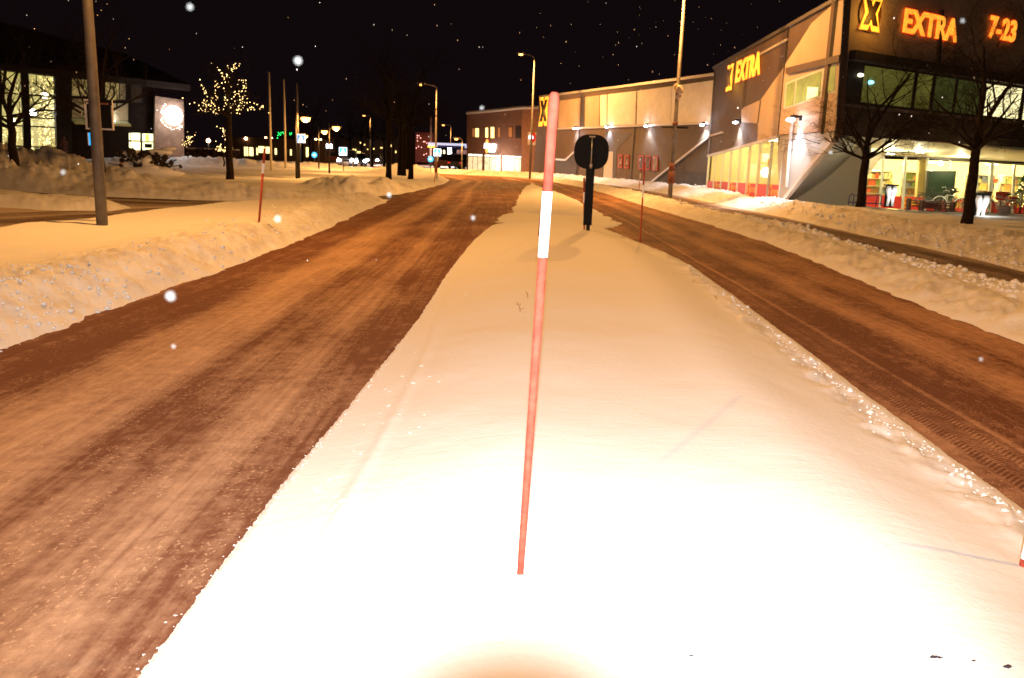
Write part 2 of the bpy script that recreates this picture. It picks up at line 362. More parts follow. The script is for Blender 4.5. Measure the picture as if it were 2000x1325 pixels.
def ribbon(name, Lp, Rp, z, m, n=220, nu=2):
    """strip between two polylines with u, v in metres"""
    def res(P, n):
        P = np.array(P, float); s_ = np.concatenate([[0], np.cumsum(np.linalg.norm(np.diff(P, axis=0), axis=1))]); t = np.linspace(0, s_[-1], n)
        return np.stack([np.interp(t, s_, P[:, 0]), np.interp(t, s_, P[:, 1])], 1)
    A = res(Lp, n); B = res(Rp, n); mid = (A+B)/2; v = np.concatenate([[0], np.cumsum(np.linalg.norm(np.diff(mid, axis=0), axis=1))])
    me = bpy.data.meshes.new(name); vs = []; uvs = []
    for i in range(n):
        wd = np.linalg.norm(B[i]-A[i])
        for j in range(nu):
            t = j/(nu-1); p_ = A[i]*(1-t)+B[i]*t; vs.append((p_[0], p_[1], z+float(base_z(p_[0], p_[1])))); uvs.append((wd*t, v[i]))
    fs = [(i*nu+j, i*nu+j+1, (i+1)*nu+j+1, (i+1)*nu+j) for i in range(n-1) for j in range(nu-1)]
    me.from_pydata(vs, [], fs); ul = me.uv_layers.new(name='UVMap')
    for lp in me.loops: ul.data[lp.index].uv = uvs[lp.vertex_index]
    me.materials.append(m); o = bpy.data.objects.new(name, me); S.collection.objects.link(o); return tag(o, kind='structure')
# ground sheet reaching the horizon
gr = np.concatenate([[.05], np.geomspace(.5, 900, 150)]); gt = np.radians(np.linspace(-180, 180, 241)); a_, b_ = np.meshgrid(gt, gr); gx, gy = b_*np.sin(a_), b_*np.cos(a_)
g = grid_mesh('ground', np.ones(gx.shape, bool), gx, gy, base_z(gx, gy)-.012, mat('packed_snow', (.55, .45, .38), .85, noise=.25, nscale=1.5, bump=.5, bscale=14)); tag(g, kind='structure')
LT = [(0, .0), (.14, .0), (.3, .08), (.39, .66), (.52, .62), (.60, .15), (.68, .22), (.76, .55), (.83, .15), (1, .1)]
RTk = [(0, .35), (.14, .3), (.17, .08), (.255, .08), (.27, .62), (.285, .1), (.4, .15), (.5, .5), (.6, .2), (.72, .5), (.85, .3), (1, .6)]
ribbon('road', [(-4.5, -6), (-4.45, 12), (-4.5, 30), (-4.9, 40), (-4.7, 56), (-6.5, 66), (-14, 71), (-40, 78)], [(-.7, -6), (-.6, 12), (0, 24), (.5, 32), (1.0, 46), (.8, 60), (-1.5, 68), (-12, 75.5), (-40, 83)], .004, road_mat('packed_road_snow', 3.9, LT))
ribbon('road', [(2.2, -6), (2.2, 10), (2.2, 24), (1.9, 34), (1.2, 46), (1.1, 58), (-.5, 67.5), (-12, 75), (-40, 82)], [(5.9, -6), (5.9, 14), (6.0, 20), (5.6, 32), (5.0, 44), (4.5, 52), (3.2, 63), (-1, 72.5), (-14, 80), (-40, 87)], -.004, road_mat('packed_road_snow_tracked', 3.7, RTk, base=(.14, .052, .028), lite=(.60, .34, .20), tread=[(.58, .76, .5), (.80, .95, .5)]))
ribbon('side_road', [(-40, 25), (-20, 23.8), (-10, 23.4), (-6, 27.5), (-3.6, 29.5)], [(-40, 31), (-18, 30.2), (-10, 28.5), (-6.2, 32.5), (-3.8, 36)], -.001, road_mat('dark_side_road', 5, [(0, .55), (.2, .1), (.35, .6), (.55, .0), (.75, .15), (1, 0)], base=(.10, .06, .045), lite=(.6, .5, .42)))
ribbon('path', [(-14, -6), (-13.5, 10), (-13.2, 16), (-11.5, 19.5), (-8.6, 24)], [(-8.9, -6), (-8.7, 10), (-8.4, 16), (-8.0, 20), (-6.5, 25.5)], .001, road_mat('dark_path', 4, [(0, .2), (.3, .5), (.55, .05), (.8, .5), (1, .1)], base=(.10, .06, .045), lite=(.6, .5, .42)))
ribbon('pavement', [(7.1, -6), (7.1, 20), (7.0, 26), (6.4, 34), (6.0, 45), (5, 56), (2.5, 68)], [(9.2, -6), (8.9, 14), (9.2, 22), (9.3, 30), (9, 36), (8.5, 46), (7.4, 56), (4.5, 68)], .002, road_mat('trodden_pavement', 2, [(0, .5), (.3, .1), (.5, .25), (.7, .05), (1, .6)], base=(.13, .08, .06), lite=(.6, .5, .42)))
for nm in REGIONS:
    h, d, mk = region_h(nm, GX, GY)
    keep = d > -.25
    tag(grid_mesh(nm, keep, GX, GY, h, SNOW, mk), kind='structure')
# clods of thrown snow along the ploughed edges
def clods(name, line, width, count, smin, smax, seed, off=0.):
    rnd = random.Random(seed); b = MB(); P = np.array(line, float); s_ = np.concatenate([[0], np.cumsum(np.linalg.norm(np.diff(P, axis=0), axis=1))])
    xs = []; ys = []; ss = []
    while len(xs) < count:
        t = s_[-1]*rnd.random()**1.6; x = np.interp(t, s_, P[:, 0]); y = np.interp(t, s_, P[:, 1]); o_ = abs(rnd.gauss(0, 1))*width*.6
        xs.append(x+off*o_+rnd.uniform(-.05, .05)); ys.append(y+rnd.uniform(-.2, .2)); ss.append(rnd.uniform(smin, smax)*(1 if rnd.random() < .85 else 1.9))
    xs = np.array(xs); ys = np.array(ys); z = base_z(xs, ys)
    for nm in REGIONS:
        h, d, _ = region_h(nm, xs, ys); z = np.maximum(z, np.where(d > -.1, h, z))
    for x, y, zz, s1 in zip(xs, ys, z, ss):
        b.ball((x, y, zz+s1*.05), s1, .32, rnd, 1, (rnd.uniform(.7, 1.2), rnd.uniform(.7, 1.2), rnd.uniform(.6, .9)))
    o = b.build(name, SNOW, smooth=True); return tag(o, kind='stuff')
o = clods('snow_clods', VL[1:4][:1]+[(-4.0, 4), (-4.08, 9), (-3.95, 12), (-4.1, 17.3), (-4.45, 28)], 1.3, 1500, .006, .021, 1, -1); o['label'] = 'clods of ploughed snow along the left verge'; o['category'] = 'snow clods'
o = clods('snow_clods', [(2.52, 3.2), (2.56, 6), (2.7, 10), (2.8, 14)], .14, 650, .003, .013, 2, -1); o['label'] = 'small snow crumbs along the right edge of the median'; o['category'] = 'snow clods'
o = clods('snow_clods', [(-1.16, 2.2), (-1.13, 4), (-1.06, 5.5), (-1.0, 7.2), (-.95, 10), (-.93, 14)], .02, 1500, .0015, .0045, 9, 1); o['label'] = 'fine snow grains along the left edge of the median'; o['category'] = 'snow clods'
o = clods('snow_clods', [(6.2, 7), (6.3, 12), (6.6, 18), (6.5, 24), (5.8, 33), (5.3, 45)], .9, 1700, .01, .045, 3, 1); o['label'] = 'clods of snow on the bank between right road and pavement'; o['category'] = 'snow clods'
o = clods('snow_clods', [(9.0, 10), (8.9, 14), (9.2, 18), (9.0, 22), (9.4, 29), (9.4, 40), (9.2, 50), (6.8, 64)], 1.3, 1500, .012, .045, 4, 1); o['label'] = 'clods of snow on the bank before the store'; o['category'] = 'snow clods'
# ------------------------------------------------------------------ common materials
steel = mat('galvanised_steel', (.13, .115, .11), .6, .3, noise=.25, nscale=6)
darkmetal = mat('dark_painted_metal', (.012, .010, .010), .6, spec=.2)
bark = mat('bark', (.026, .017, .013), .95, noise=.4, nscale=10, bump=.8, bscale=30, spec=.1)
redpaint = mat('red_pole_paint', (.38, .065, .042), .8, noise=.25, nscale=30, spec=.12)
white_refl = mat('white_reflective_band', (.92, .92, .95), .35)
sod_bulb = mat('sodium_lamp_glow', (1, .6, .3), .5, emit=(1, .36, .07), estr=5, sample=False)
cold_bulb = mat('cold_lamp_glow', (1, 1, 1), .5, emit=(.8, .88, 1), estr=40, sample=False)
bark_k = mat('shaded_black_bark', (.007, .005, .004), .95, spec=.05)  # darker copy of bark, the avenue's night shade put into its colour
# ------------------------------------------------------------------ street lamps
def street_lamp(label, x, y, h, arm, power, group='tall street lamps along the road', r0=.09, z0=None, tilt=0.):
    """arm: (dx, dy) reach of the bracket"""
    z = snow_z(x, y) if z0 is None else z0
    t = thing('street_lamp', label, 'street lamp', (x, y, z-.15), group); hh = h-z+.15
    MB().tube([(0, 0, 0), (0, 0, 1.5), (0, 0, hh)], [r0, r0, r0*.55], 14).build('pole', steel, t, True)
    a = np.array([arm[0], arm[1], 0.])
    MB().tube([(0, 0, hh-.02), a*.15+[0, 0, hh+.15], a*.6+[0, 0, hh+.22], a+[0, 0, hh+.25]], .035, 8).build('arm', steel, t, True)
    d = a/np.linalg.norm(a); sd = np.array([-d[1], d[0], 0])
    hd = MB().box(a+d*.28+[0, 0, hh+.27], (.62, .26, .12), (d, sd, (0, 0, 1))).build('lamp_head', steel, t)
    MB().ball(a+d*.32+[0, 0, hh+.17], .13, sub=2, sc=(1.2, 1.2, .6)).build('lamp_lens', sod_bulb, t, True)
    lamp('sodium_light', 'SPOT', a+d*.32+np.array([0, 0, hh+.02]), power, SODIUM, t, .12, Vector((d[0]*tilt, d[1]*tilt, -1)).to_track_quat('-Z', 'Y').to_euler(), rad(172 if not tilt else 150), .25 if not tilt else .6)
    return t
SP = 2000
lA = street_lamp('tall street lamp rising out of the frame before the pale store panels', 6.5, 36.5, 8.95, (-.7, -.15), SP*1.4, r0=.095)
lA.children[0].data.materials[0] = mat('brown_weathered_pole', (.05, .03, .02), .85, noise=.3, nscale=5, spec=.1)
for z_, r_, hh in ((.9, .15, .5), (1.45, .13, .3), (3.3, .12, .12)): MB().tube([(0, 0, z_), (0, 0, z_+hh)], [r_, r_*.9], 12).build('rusty_collar', mat('rust', (.16, .05, .03), .8, noise=.5, nscale=12), lA, True)
MB().tube([(-.55, 0, 3.2), (.55, 0, 3.2)], .04, 6).build('crossbar', darkmetal, lA)
mb = MB()
for k, (dx, dz, rr_) in enumerate(((0, 4.75, .15), (.15, 4.65, .09), (-.1, 4.86, .09), (.03, 4.45, .11))): mb.ball((dx, -.1, dz), rr_, .3, random.Random(k), 2)
mb.build('wire_bundle', mat('pale_wrap', (.5, .4, .3), .8), lA)
lB = street_lamp('tall street lamp standing in the snow where the road bends left', -7.1, 74, 7.1, (-1.0, -.6), SP*1.15)
lC = street_lamp('tall street lamp before the brick shop building, left of the front pole', .95, 68, 9.1, (-.8, -.6), SP*1.8)
lD = street_lamp('thick grey lamp pole in the left verge, its top out of the frame', -7.18, 14.7, 8.8, (1.2, -.1), SP*.85, r0=.095)
lE = street_lamp('tall street lamp standing behind the photographer', -7.1, -8, 8.6, (1.2, 0), SP*1.3, tilt=.35)
lF = street_lamp('tall street lamp on the right bank beside the photographer', 9.2, 4, 8.8, (-1.0, 0), SP*.4)
lG2 = street_lamp('distant street lamp above the petrol station canopy', (883-1013)/F_PX*125, 125, 5.6, (-.8, 0), 900, z0=0)
lH2 = street_lamp('small street lamp close left of the brick shop building', (905-1013)/F_PX*80, 80, 2.9, (-.25, -.1), 500, r0=.05)
lK2 = street_lamp('faraway tall street lamp above the dark avenue', (730-1013)/F_PX*112, 112, 6.0, (-.5, 0), 900, z0=0)
# park lamps with a saucer shade
def park_lamp(label, x, y, h, reach=.75, power=230):
    z = snow_z(x, y); t = thing('park_lamp', label, 'park lamp', (x, y, z-.1), 'low park lamps with saucer shades'); hh = h-z+.1
    MB().tube([(0, 0, 0), (0, 0, hh)], [.06, .045], 10).build('post', darkmetal, t, True)
    MB().tube([(0, 0, hh-.45), (reach*.5, 0, hh-.3), (reach*.55, 0, hh-.05)], .022, 6).tube([(0, 0, hh-.05), (reach, 0, hh-.05)], .02, 6).build('bracket', darkmetal, t, True)
    MB().lathe((reach, 0, hh-.25), [(.36, 0), (.33, .04), (.15, .12), (.06, .2)], 18).build('lamp_shade', darkmetal, t, True)
    MB().ball((reach, 0, hh-.30), .23, sub=2, sc=(1, 1, .8)).build('bulb', sod_bulb, t, True)
    lamp('sodium_light', 'POINT', (reach, 0, hh-.58), power, SODIUM, t, .1)
    return t
def px_at(x, d): return (x-1013)/F_PX*d
park_lamp('nearest saucer park lamp, right beside the post with the walker sign', px_at(588, 43), 43, 3.45, .5)
park_lamp('saucer park lamp left of the crossing sign, on the taller post', px_at(651, 54), 54, 3.35, .45)
park_lamp('saucer park lamp between its two taller neighbours', px_at(631, 64), 64, 3.3, .45)
park_lamp('farthest saucer park lamp, low behind the walker sign', px_at(596, 82), 82, 3.2, .5)
# faraway lamps: post + globe
def far_lamp(label, x, y_px, d, cold=False, power=120, r_=.16, post=True):
    P = dp(x, y_px, d); t = thing('distant_lamp', label, 'lamp', (P[0], P[1], 0), 'small distant lamps')
    MB().tube([(0, 0, 0), (0, 0, P[2]-r_)], .05, 6).build('post', darkmetal, t)
    MB().ball((0, 0, P[2]), r_, sub=2).build('globe', cold_bulb if cold else mat('small_lamp_glow', (1, .6, .3), .5, emit=(1, .5, .2), estr=12, sample=False), t, True)
    if power: lamp('globe_light', 'POINT', (0, -.3, P[2]), power, (1, .75, .55) if not cold else (.9, .95, 1), t, .1)
far_lamp('distant pinkish globe lamp by the hedge, left of the fairy light tree base', 407, 275, 100, power=200, r_=.22)
far_lamp('upper of two close lamps right of the fairy light tree', 480, 271, 118, power=0, r_=.2)
far_lamp('lower of two close lamps right of the fairy light tree', 481, 279, 128, power=0, r_=.17)
for i, (x, y, lb) in enumerate(((617, 273, 'left one of two tiny lamps between the saucer lamps'), (626, 274, 'right one of two tiny lamps between the saucer lamps'), (697, 278, 'distant orange lamp above the parked headlights'), (659, 279, 'tiny lamp left above the crossing sign'), (673, 279, 'tiny lamp right above the crossing sign'), (519, 270, 'tiny lamp left of the left flagpole'), (531, 271, 'tiny lamp just right of the left flagpole'), (704, 279, 'tiny lamp just right of the orange one over the headlights'), (765, 284, 'tiny yellow lamp among the dark tree trunks'), (560, 276, 'tiny lamp beside the middle flagpole'))):
    far_lamp(lb, x, y, 140+3*i, power=0, r_=.2 if i != 2 else .32)
# ------------------------------------------------------------------ snow poles (red with a white reflective band)
def snow_pole(label, base, top, r0=.0125, r1=.016, band=(.62, .82), group='red snow poles with a white band'):
    b = np.array(base, float); tp = np.array(top, float); v = tp-b
    t = thing('snow_pole', label, 'snow pole', b, group)
    pts = lambda a, c: [v*a, v*c]; rr_ = lambda a: r0+(r1-r0)*a
    MB().tube([v*-.08, v*0, v*band[0]], [r0, r0, rr_(band[0])], 16).tube([v*band[0], v*band[1]], [rr_(band[0]), rr_(band[1])], 16, False).tube([v*band[1], v*.5+v*band[1]*.5, v*.985, v*.995, v], [rr_(band[1]), rr_(.9), r1, r1*.9, r1*.55], 16).build('pole', redpaint, t, True)
    MB().tube([v*band[0], v*band[1]], [rr_(band[0])+.0012, rr_(band[1])+.0012], 20, False).build('reflective_band', white_refl, t, True)
    return t
def sp_px(label, bx, by, tx, ty, band=(.62, .82), ddz=0., zg=.2, r=.016):
    B = gp(bx, by, zg)
    for _ in range(4): B = gp(bx, by, snow_z(B[0], B[1]))
    Tt = dp(tx, ty, B[1]+ddz); return snow_pole(label, B, Tt, r*.85, r, band)
B0 = gp(1016, 1122, .2); zz = snow_z(B0[0], B0[1]); B0 = gp(1016, 1122, zz)
snow_pole('large red snow pole in the middle of the foreground median', B0, dp(1083, 180, B0[1]-.12), .0118, .0162, (.695, .82))
sp_px('thin red snow pole half hidden behind the large front pole', 1052, 460, 1066, 325, (.88, .99), r=.016)
sp_px('red snow pole close beside the black sign post', 1141, 449, 1141, 347, (.52, .72), r=.02)
sp_px('red snow pole at the right edge of the median near the road', 1250, 474, 1259, 318, (.565, .725), r=.018)
sp_px('distant red snow pole on the kerb bank before the wall posters', 1248, 372, 1252, 330, (.55, .8), r=.025)
sp_px('red snow pole in the left verge by the driveway', 506, 433, 517, 290, (.66, .80), r=.022)
sp_px('slanted red snow pole on the left bank at the bend', 849, 352, 856, 302, (.72, .98), ddz=0, r=.03)
S8 = gp(1997, 1106, .1)
for _ in range(5): S8 = gp(1997, 1106, snow_z(S8[0], S8[1]))
snow_pole('red snow pole at the right border of the frame', S8, S8+np.array([.10, .02, 1.6]), .0125, .016, (.02, .3))
# ------------------------------------------------------------------ keep-right sign seen from behind
P = gp(1148, 451, .2); P = gp(1148, 451, snow_z(P[0], P[1])); d0 = P[1]
t = thing('traffic_sign', 'round black back of a traffic sign on a dark post in the median', 'traffic sign', P)
k = d0/F_PX
zt = lambda y: float(dp(1150, y, d0)[2])-P[2]
xo = lambda x, y: float(dp(x, y, d0)[0])-P[0]
black = mat('black_sign_back', (.005, .004, .004), .6, spec=.15)
MB().tube([(0, 0, -.2), (0, 0, zt(436))], .04, 12).build('ground_sleeve', darkmetal, t, True)
MB().box((xo(1150, 385), 0, (zt(440)+zt(330))/2), (.17, .09, zt(330)-zt(440))).build('post', black, t)
c = (xo(1155, 297), -.04, zt(297)); pts = []
for i in range(48):
    a = 2*math.pi*i/48; ca, sa = math.cos(a), math.sin(a); q = 2.6
    pts.append((c[0]+.35*math.copysign(abs(ca)**(2/q), ca), c[1], c[2]+.345*math.copysign(abs(sa)**(2/q), sa)))
MB().prism(pts, (0, .035, 0)).build('sign_plate', black, t)
MB().tube([(c[0]-.0, c[1]-.03, c[2]-.33), (c[0]+.0, c[1]-.03, c[2]+.28)], .012, 8).build('mounting_rail', mat('bare_rail', (.5, .5, .5), .3, .8), t, True)
MB().box((c[0], c[1]-.02, c[2]+.3), (.12, .03, .03)).build('clamp', mat('brass_clamp', (.35, .25, .15), .5, .5), t); MB().box((c[0], c[1]-.02, c[2]-.27), (.05, .05, .07)).build('clamp', MATS['brass_clamp'], t)
# ------------------------------------------------------------------ bare trees
def tree_mesh(seed, H_, r0, fork, spread, levels=4, up=.35, kids=(7, 5, 4, 3), droop=.05, leader=True, trunk_lean=0.):
    rnd = random.Random(seed); tr = MB(); cr = MB(); ends = []
    tr_top = fork+.15*(H_-fork)
    pts = [(rnd.uniform(-.03, .03)+trunk_lean*z_, rnd.uniform(-.03, .03), z_) for z_ in np.linspace(-.2, tr_top, 7)]
    tr.tube(pts, [r0*1.25, r0*1.02, r0*.95, r0*.9, r0*.85, r0*.8, r0*.62], 10)
    def branch(p, d, L_, r_, lev):
        n = 5 if lev < 2 else 4; q = [np.array(p)]; rs = [r_]; dd = np.array(d, float); st = L_/(n-1)
        for i in range(n-1):
            dd = dd+np.array([rnd.gauss(0, .13), rnd.gauss(0, .13), rnd.gauss(0, .10)+ (up if lev < 2 else up*.5)*.18-droop*(lev > 2)]); dd /= np.linalg.norm(dd)
            q.append(q[-1]+dd*st); rs.append(r_*(1-(i+1)/(n-1)*.72))
        cr.tube(q, rs, 6 if lev == 1 else (4 if lev < 4 else 3), False)
        if lev <= 2: ends.append((q, rs))
        if lev >= levels: return
        for j in range(kids[lev-1]):
            f = rnd.uniform(.25, 1.0); i0 = min(int(f*(n-1)), n-2); fr = f*(n-1)-i0; bp_ = q[i0]*(1-fr)+q[i0+1]*fr
            dl = q[i0+1]-q[i0]; dl /= np.linalg.norm(dl); a = rnd.uniform(0, 2*math.pi); pr = np.cross(dl, [math.cos(a), math.sin(a), rnd.uniform(-.4, .9)]); pr /= np.linalg.norm(pr)+1e-9
            nd = dl*rnd.uniform(.6, .95)+pr*rnd.uniform(.45, .9)+np.array([0, 0, .12]); nd /= np.linalg.norm(nd)
            branch(bp_, nd, L_*rnd.uniform(.42, .68), max(rs[i0]*rnd.uniform(.42, .6), .0035), lev+1)
    top = np.array(pts[-1]); nb = kids[0]+3
    for j in range(nb):
        f = rnd.random()**1.2 if j > 4 else 0; z_ = fork+(tr_top-fork)*min(1, f*1.3); a = 2*math.pi*(j*.382+rnd.uniform(-.06, .06)); el = rnd.uniform(.3, .75) if j % 3 else rnd.uniform(.9, 1.2)
        d = np.array([math.cos(a)*math.cos(el), math.sin(a)*math.cos(el), math.sin(el)]); branch((trunk_lean*z_, 0, z_), d, spread*rnd.uniform(.8, 1.15), r0*rnd.uniform(.32, .5), 1)
    if leader:
        for j in range(2):
            branch(top, np.array([rnd.gauss(0, .12), rnd.gauss(0, .12), 1.]), (H_-tr_top)*rnd.uniform(.85, 1.0), r0*.55, 1)
    return tr, cr, ends
def tree(label, x, y, seed, H_, r0, fork, spread, levels=4, group=None, kids=(7, 5, 4, 3), m=None, **kw):
    m = m or bark
    z = snow_z(x, y); t = thing('bare_tree', label, 'tree', (x, y, z), group); tr, cr, ends = tree_mesh(seed, H_-z, r0, fork-z if fork > z+.5 else fork, spread, levels, kids=kids, **kw)
    mz = max(v[2] for v in cr.v); kz = (H_-z-fork*.8)/(mz-fork*.8)
    if kz < 1: cr.v = [(a, b, c if c < fork*.8 else fork*.8+(c-fork*.8)*kz) for a, b, c in cr.v]; ends = [([np.array([p[0], p[1], p[2] if p[2] < fork*.8 else fork*.8+(p[2]-fork*.8)*kz]) for p in q], rs) for q, rs in ends]; tr.v = [(a, b, c if c < fork*.8 else fork*.8+(c-fork*.8)*kz) for a, b, c in tr.v]
    tr.build('trunk', m or bark, t, True); cr.build('crown', m or bark, t, True); t['_'] = 0; del t['_']; return t, ends
tree('bare street tree before the lit glass front, left of the bench', *gp(1680, 402, .4)[:2], 11, 7.7, .15, 2.0, 2.5, 5, 'bare trees before the store', kids=(6, 5, 4, 3))
tree('bare street tree near the right border with a low wide fork', *gp(1887, 431, .4)[:2], 23, 6.7, .14, 2.3, 2.4, 5, 'bare trees before the store', kids=(6, 5, 4, 3))
tree('bare tree at the far left before the lit glass hall', px_at(45, 33), 33, 5, 6.6, .17, 2.1, 2.3, 4, 'bare trees before the left hall', kids=(6, 5, 4, 3))
tree('bare tree half hidden behind the thick lamp pole', px_at(213, 33), 33, 9, 7.5, .15, 2.6, 2.6, 4, 'bare trees before the left hall', kids=(6, 5, 4, 3))
P3 = gp(450, 345, .35)
t3, ends3 = tree('bare tree hung with fairy lights on the lawn', P3[0], P3[1], 31, 5.9, .16, 3.0, 1.6, 4, None, kids=(5, 4, 4, 3))
fairy = mat('fairy_light_glow', (1, .8, .4), .5, emit=(1, .66, .24), estr=2.8, sample=False)
def string_lights(name, label, t, ends, n, r_, seed, lowest=-1e9):
    rnd = random.Random(seed); b = MB(); c = 0; pool = [e for e in ends]
    while c < n:
        q, rs = rnd.choice(pool); i = rnd.randrange(len(q)-1); f = rnd.random(); p_ = q[i]*(1-f)+q[i+1]*f
        p_ = p_+np.array([rnd.gauss(0, .05), rnd.gauss(0, .05), rnd.gauss(0, .05)]); b.ball(p_, r_*rnd.uniform(.7, 1.2), sub=1); c += 1
    o = b.build(name, fairy); o.location = t.location; return tag(o, label, 'fairy lights', kind='stuff')
string_lights('fairy_lights', 'warm fairy lights wound along the branches of the lawn tree', t3, ends3, 260, .019, 3)
# avenue of dark trunks
row = [(759, 352), (781, 344), (796, 340), (803, 336.5), (750, 328), (768, 332), (788, 334), (727, 326), (707, 325), (684, 324.5)]
rlab = ['nearest thick dark trunk of the avenue', 'second dark trunk of the avenue, right of the nearest', 'third dark trunk of the avenue, leaning right', 'rightmost dark trunk of the avenue', 'dark trunk peeping out left of the nearest avenue trunk', 'slim dark trunk between the two nearest avenue trunks', 'dark trunk hidden behind the third avenue trunk', 'dark trunk right of the parked car with its lights on', 'dark trunk just right of the bright headlights', 'dark trunk before the bright headlights']
src = None
for i, ((x, y), lb) in enumerate(zip(row, rlab)):
    P = gp(x, y, .3); P = gp(x, y, snow_z(P[0], P[1])-.05)
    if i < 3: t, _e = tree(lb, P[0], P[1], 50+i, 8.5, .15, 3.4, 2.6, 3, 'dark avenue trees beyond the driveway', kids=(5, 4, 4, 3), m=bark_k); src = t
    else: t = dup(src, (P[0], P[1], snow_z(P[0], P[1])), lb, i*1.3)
for i, (x, y, lb) in enumerate(((591, 313, 'distant dark trunk left behind the walker sign'), (605, 316, 'distant dark trunk right behind the walker sign'), (612, 319, 'short distant trunk left of the round blue sign'))):
    P = gp(x, y, .3); dup(src, (P[0], P[1], .2), lb, i*2.)
# little tree with lights and young trees
P = dp(437, 300, 62); t, e_ = tree('small tree with fairy lights behind the lawn tree', P[0], P[1], 71, 3.4, .06, 1.2, .8, 3, kids=(4, 4, 3, 3)); string_lights('fairy_lights', 'fairy lights on the small tree behind the lawn tree', t, e_, 60, .03, 8)
P = dp(367, 300, 66); t, e_ = tree('thin young tree with a few lights by the brick pier', P[0], P[1], 72, 3.2, .03, 1.5, .7, 3, kids=(4, 4, 3, 3)); string_lights('fairy_lights', 'sparse fairy lights on the thin tree by the brick pier', t, e_, 30, .028, 9)
# flagpoles
for (bx, by, ty, lb) in ((530, 334, 144, 'left and tallest of the three flagpoles on the lawn'), (558, 330, 158, 'middle flagpole on the lawn')):
    P = gp(bx, by, .3); P = gp(bx, by, snow_z(P[0], P[1])); t = thing('flagpole', lb, 'flagpole', P, 'flagpoles on the lawn'); hh = dp(bx-7, ty, P[1])[2]-P[2]
    MB().tube([(0, 0, -.2), (0, 0, hh)], [.085, .05], 12).build('pole', mat('cream_pole', (.7, .62, .45), .5), t, True); MB().ball((0, 0, hh+.06), .08, sub=2).build('finial', steel, t, True)
P = gp(583, 348, .3); P = gp(583, 348, snow_z(P[0], P[1])); t = thing('flagpole', 'right flagpole on the lawn, carrying a square blue walker sign', 'flagpole', P, 'flagpoles on the lawn'); hh = dp(588, 163, P[1])[2]-P[2]
MB().tube([(0, 0, -.2), (0, 0, 2.1)], .09, 12).build('base', darkmetal, t, True); MB().tube([(0, 0, 2.1), (0, 0, hh)], [.06, .04], 12).build('pole', steel, t, True)
# ------------------------------------------------------------------ square blue crossing signs
sign_blue = mat('sign_blue', (.02, .12, .45), .4, emit=(.02, .16, .55), estr=.5)  # emission in all these sign colours stands in for retroreflected light
sign_cyan = mat('retro_glow_blue', (.05, .35, .7), .4, emit=(.04, .45, .85), estr=1.0)
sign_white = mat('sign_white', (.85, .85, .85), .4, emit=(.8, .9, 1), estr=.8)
sign_whiteB = mat('retro_glow_white', (.85, .85, .85), .4, emit=(.8, .95, 1), estr=1.6)
def square_sign(label, x, y, d, w_, post_to=None, bright=False, post_r=.035, name='crossing_sign', grp='blue pedestrian crossing signs'):
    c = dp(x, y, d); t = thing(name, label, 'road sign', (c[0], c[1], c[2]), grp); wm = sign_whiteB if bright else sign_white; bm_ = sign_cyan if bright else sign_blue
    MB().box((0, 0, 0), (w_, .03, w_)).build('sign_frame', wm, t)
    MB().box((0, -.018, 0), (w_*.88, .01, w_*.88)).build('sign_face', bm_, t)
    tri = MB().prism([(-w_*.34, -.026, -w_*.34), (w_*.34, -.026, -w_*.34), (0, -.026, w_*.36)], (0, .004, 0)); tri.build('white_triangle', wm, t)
    s_ = w_; mb = MB(); mb.ball((0, -.034, s_*.17), s_*.05, sub=2, sc=(1, .1, 1)); mb.tube([(0, -.034, s_*.12), (0, -.034, -s_*.05)], s_*.045, 6)
    mb.tube([(0, -.034, -s_*.05), (-s_*.09, -.034, -s_*.22)], s_*.03, 6); mb.tube([(0, -.034, -s_*.05), (s_*.10, -.034, -s_*.22)], s_*.03, 6); mb.tube([(-s_*.08, -.034, s_*.0), (0, -.034, s_*.09), (s_*.09, -.034, s_*.0)], s_*.02, 6)
    mb.build('walking_figure', mat('sign_black', (.02, .02, .03), .5), t)
    if post_to is not None:
        MB().tube([(0, .05, s_*.4), (0, .05, post_to-c[2]-.2)], post_r, 8).build('post', steel, t)
    return t
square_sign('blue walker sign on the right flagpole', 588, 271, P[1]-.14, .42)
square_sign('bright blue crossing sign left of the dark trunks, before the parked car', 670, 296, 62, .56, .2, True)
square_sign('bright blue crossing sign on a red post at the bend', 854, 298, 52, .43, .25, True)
def round_sign(label, x, y, d, r_):
    c = dp(x, y, d); t = thing('round_sign', label, 'road sign', c, 'round blue arrow signs'); ys = c[2]
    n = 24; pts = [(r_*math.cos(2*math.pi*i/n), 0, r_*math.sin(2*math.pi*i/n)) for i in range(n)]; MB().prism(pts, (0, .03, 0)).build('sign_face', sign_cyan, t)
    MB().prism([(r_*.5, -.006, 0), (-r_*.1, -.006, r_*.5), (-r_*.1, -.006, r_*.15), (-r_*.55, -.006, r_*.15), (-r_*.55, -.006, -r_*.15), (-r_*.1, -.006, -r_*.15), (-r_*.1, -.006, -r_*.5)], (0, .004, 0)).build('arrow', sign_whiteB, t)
    MB().tube([(0, .05, 0), (0, .05, -ys)], .03, 8).build('post', steel, t)
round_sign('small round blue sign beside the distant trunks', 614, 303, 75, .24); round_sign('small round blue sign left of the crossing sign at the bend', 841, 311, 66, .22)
c = dp(643, 286, 85); t = thing('lightbox_sign', 'glowing white lightbox sign on a thin post behind the park lamps', 'sign', c)
MB().box((0, 0, 0), (.55, .14, .42)).build('lightbox', mat('lightbox_glow', (1, 1, 1), .5, emit=(.85, .8, 1), estr=4, sample=False), t); MB().tube([(-.25, 0, -.2), (-.25, 0, -c[2])], .04, 8).build('post', darkmetal, t)
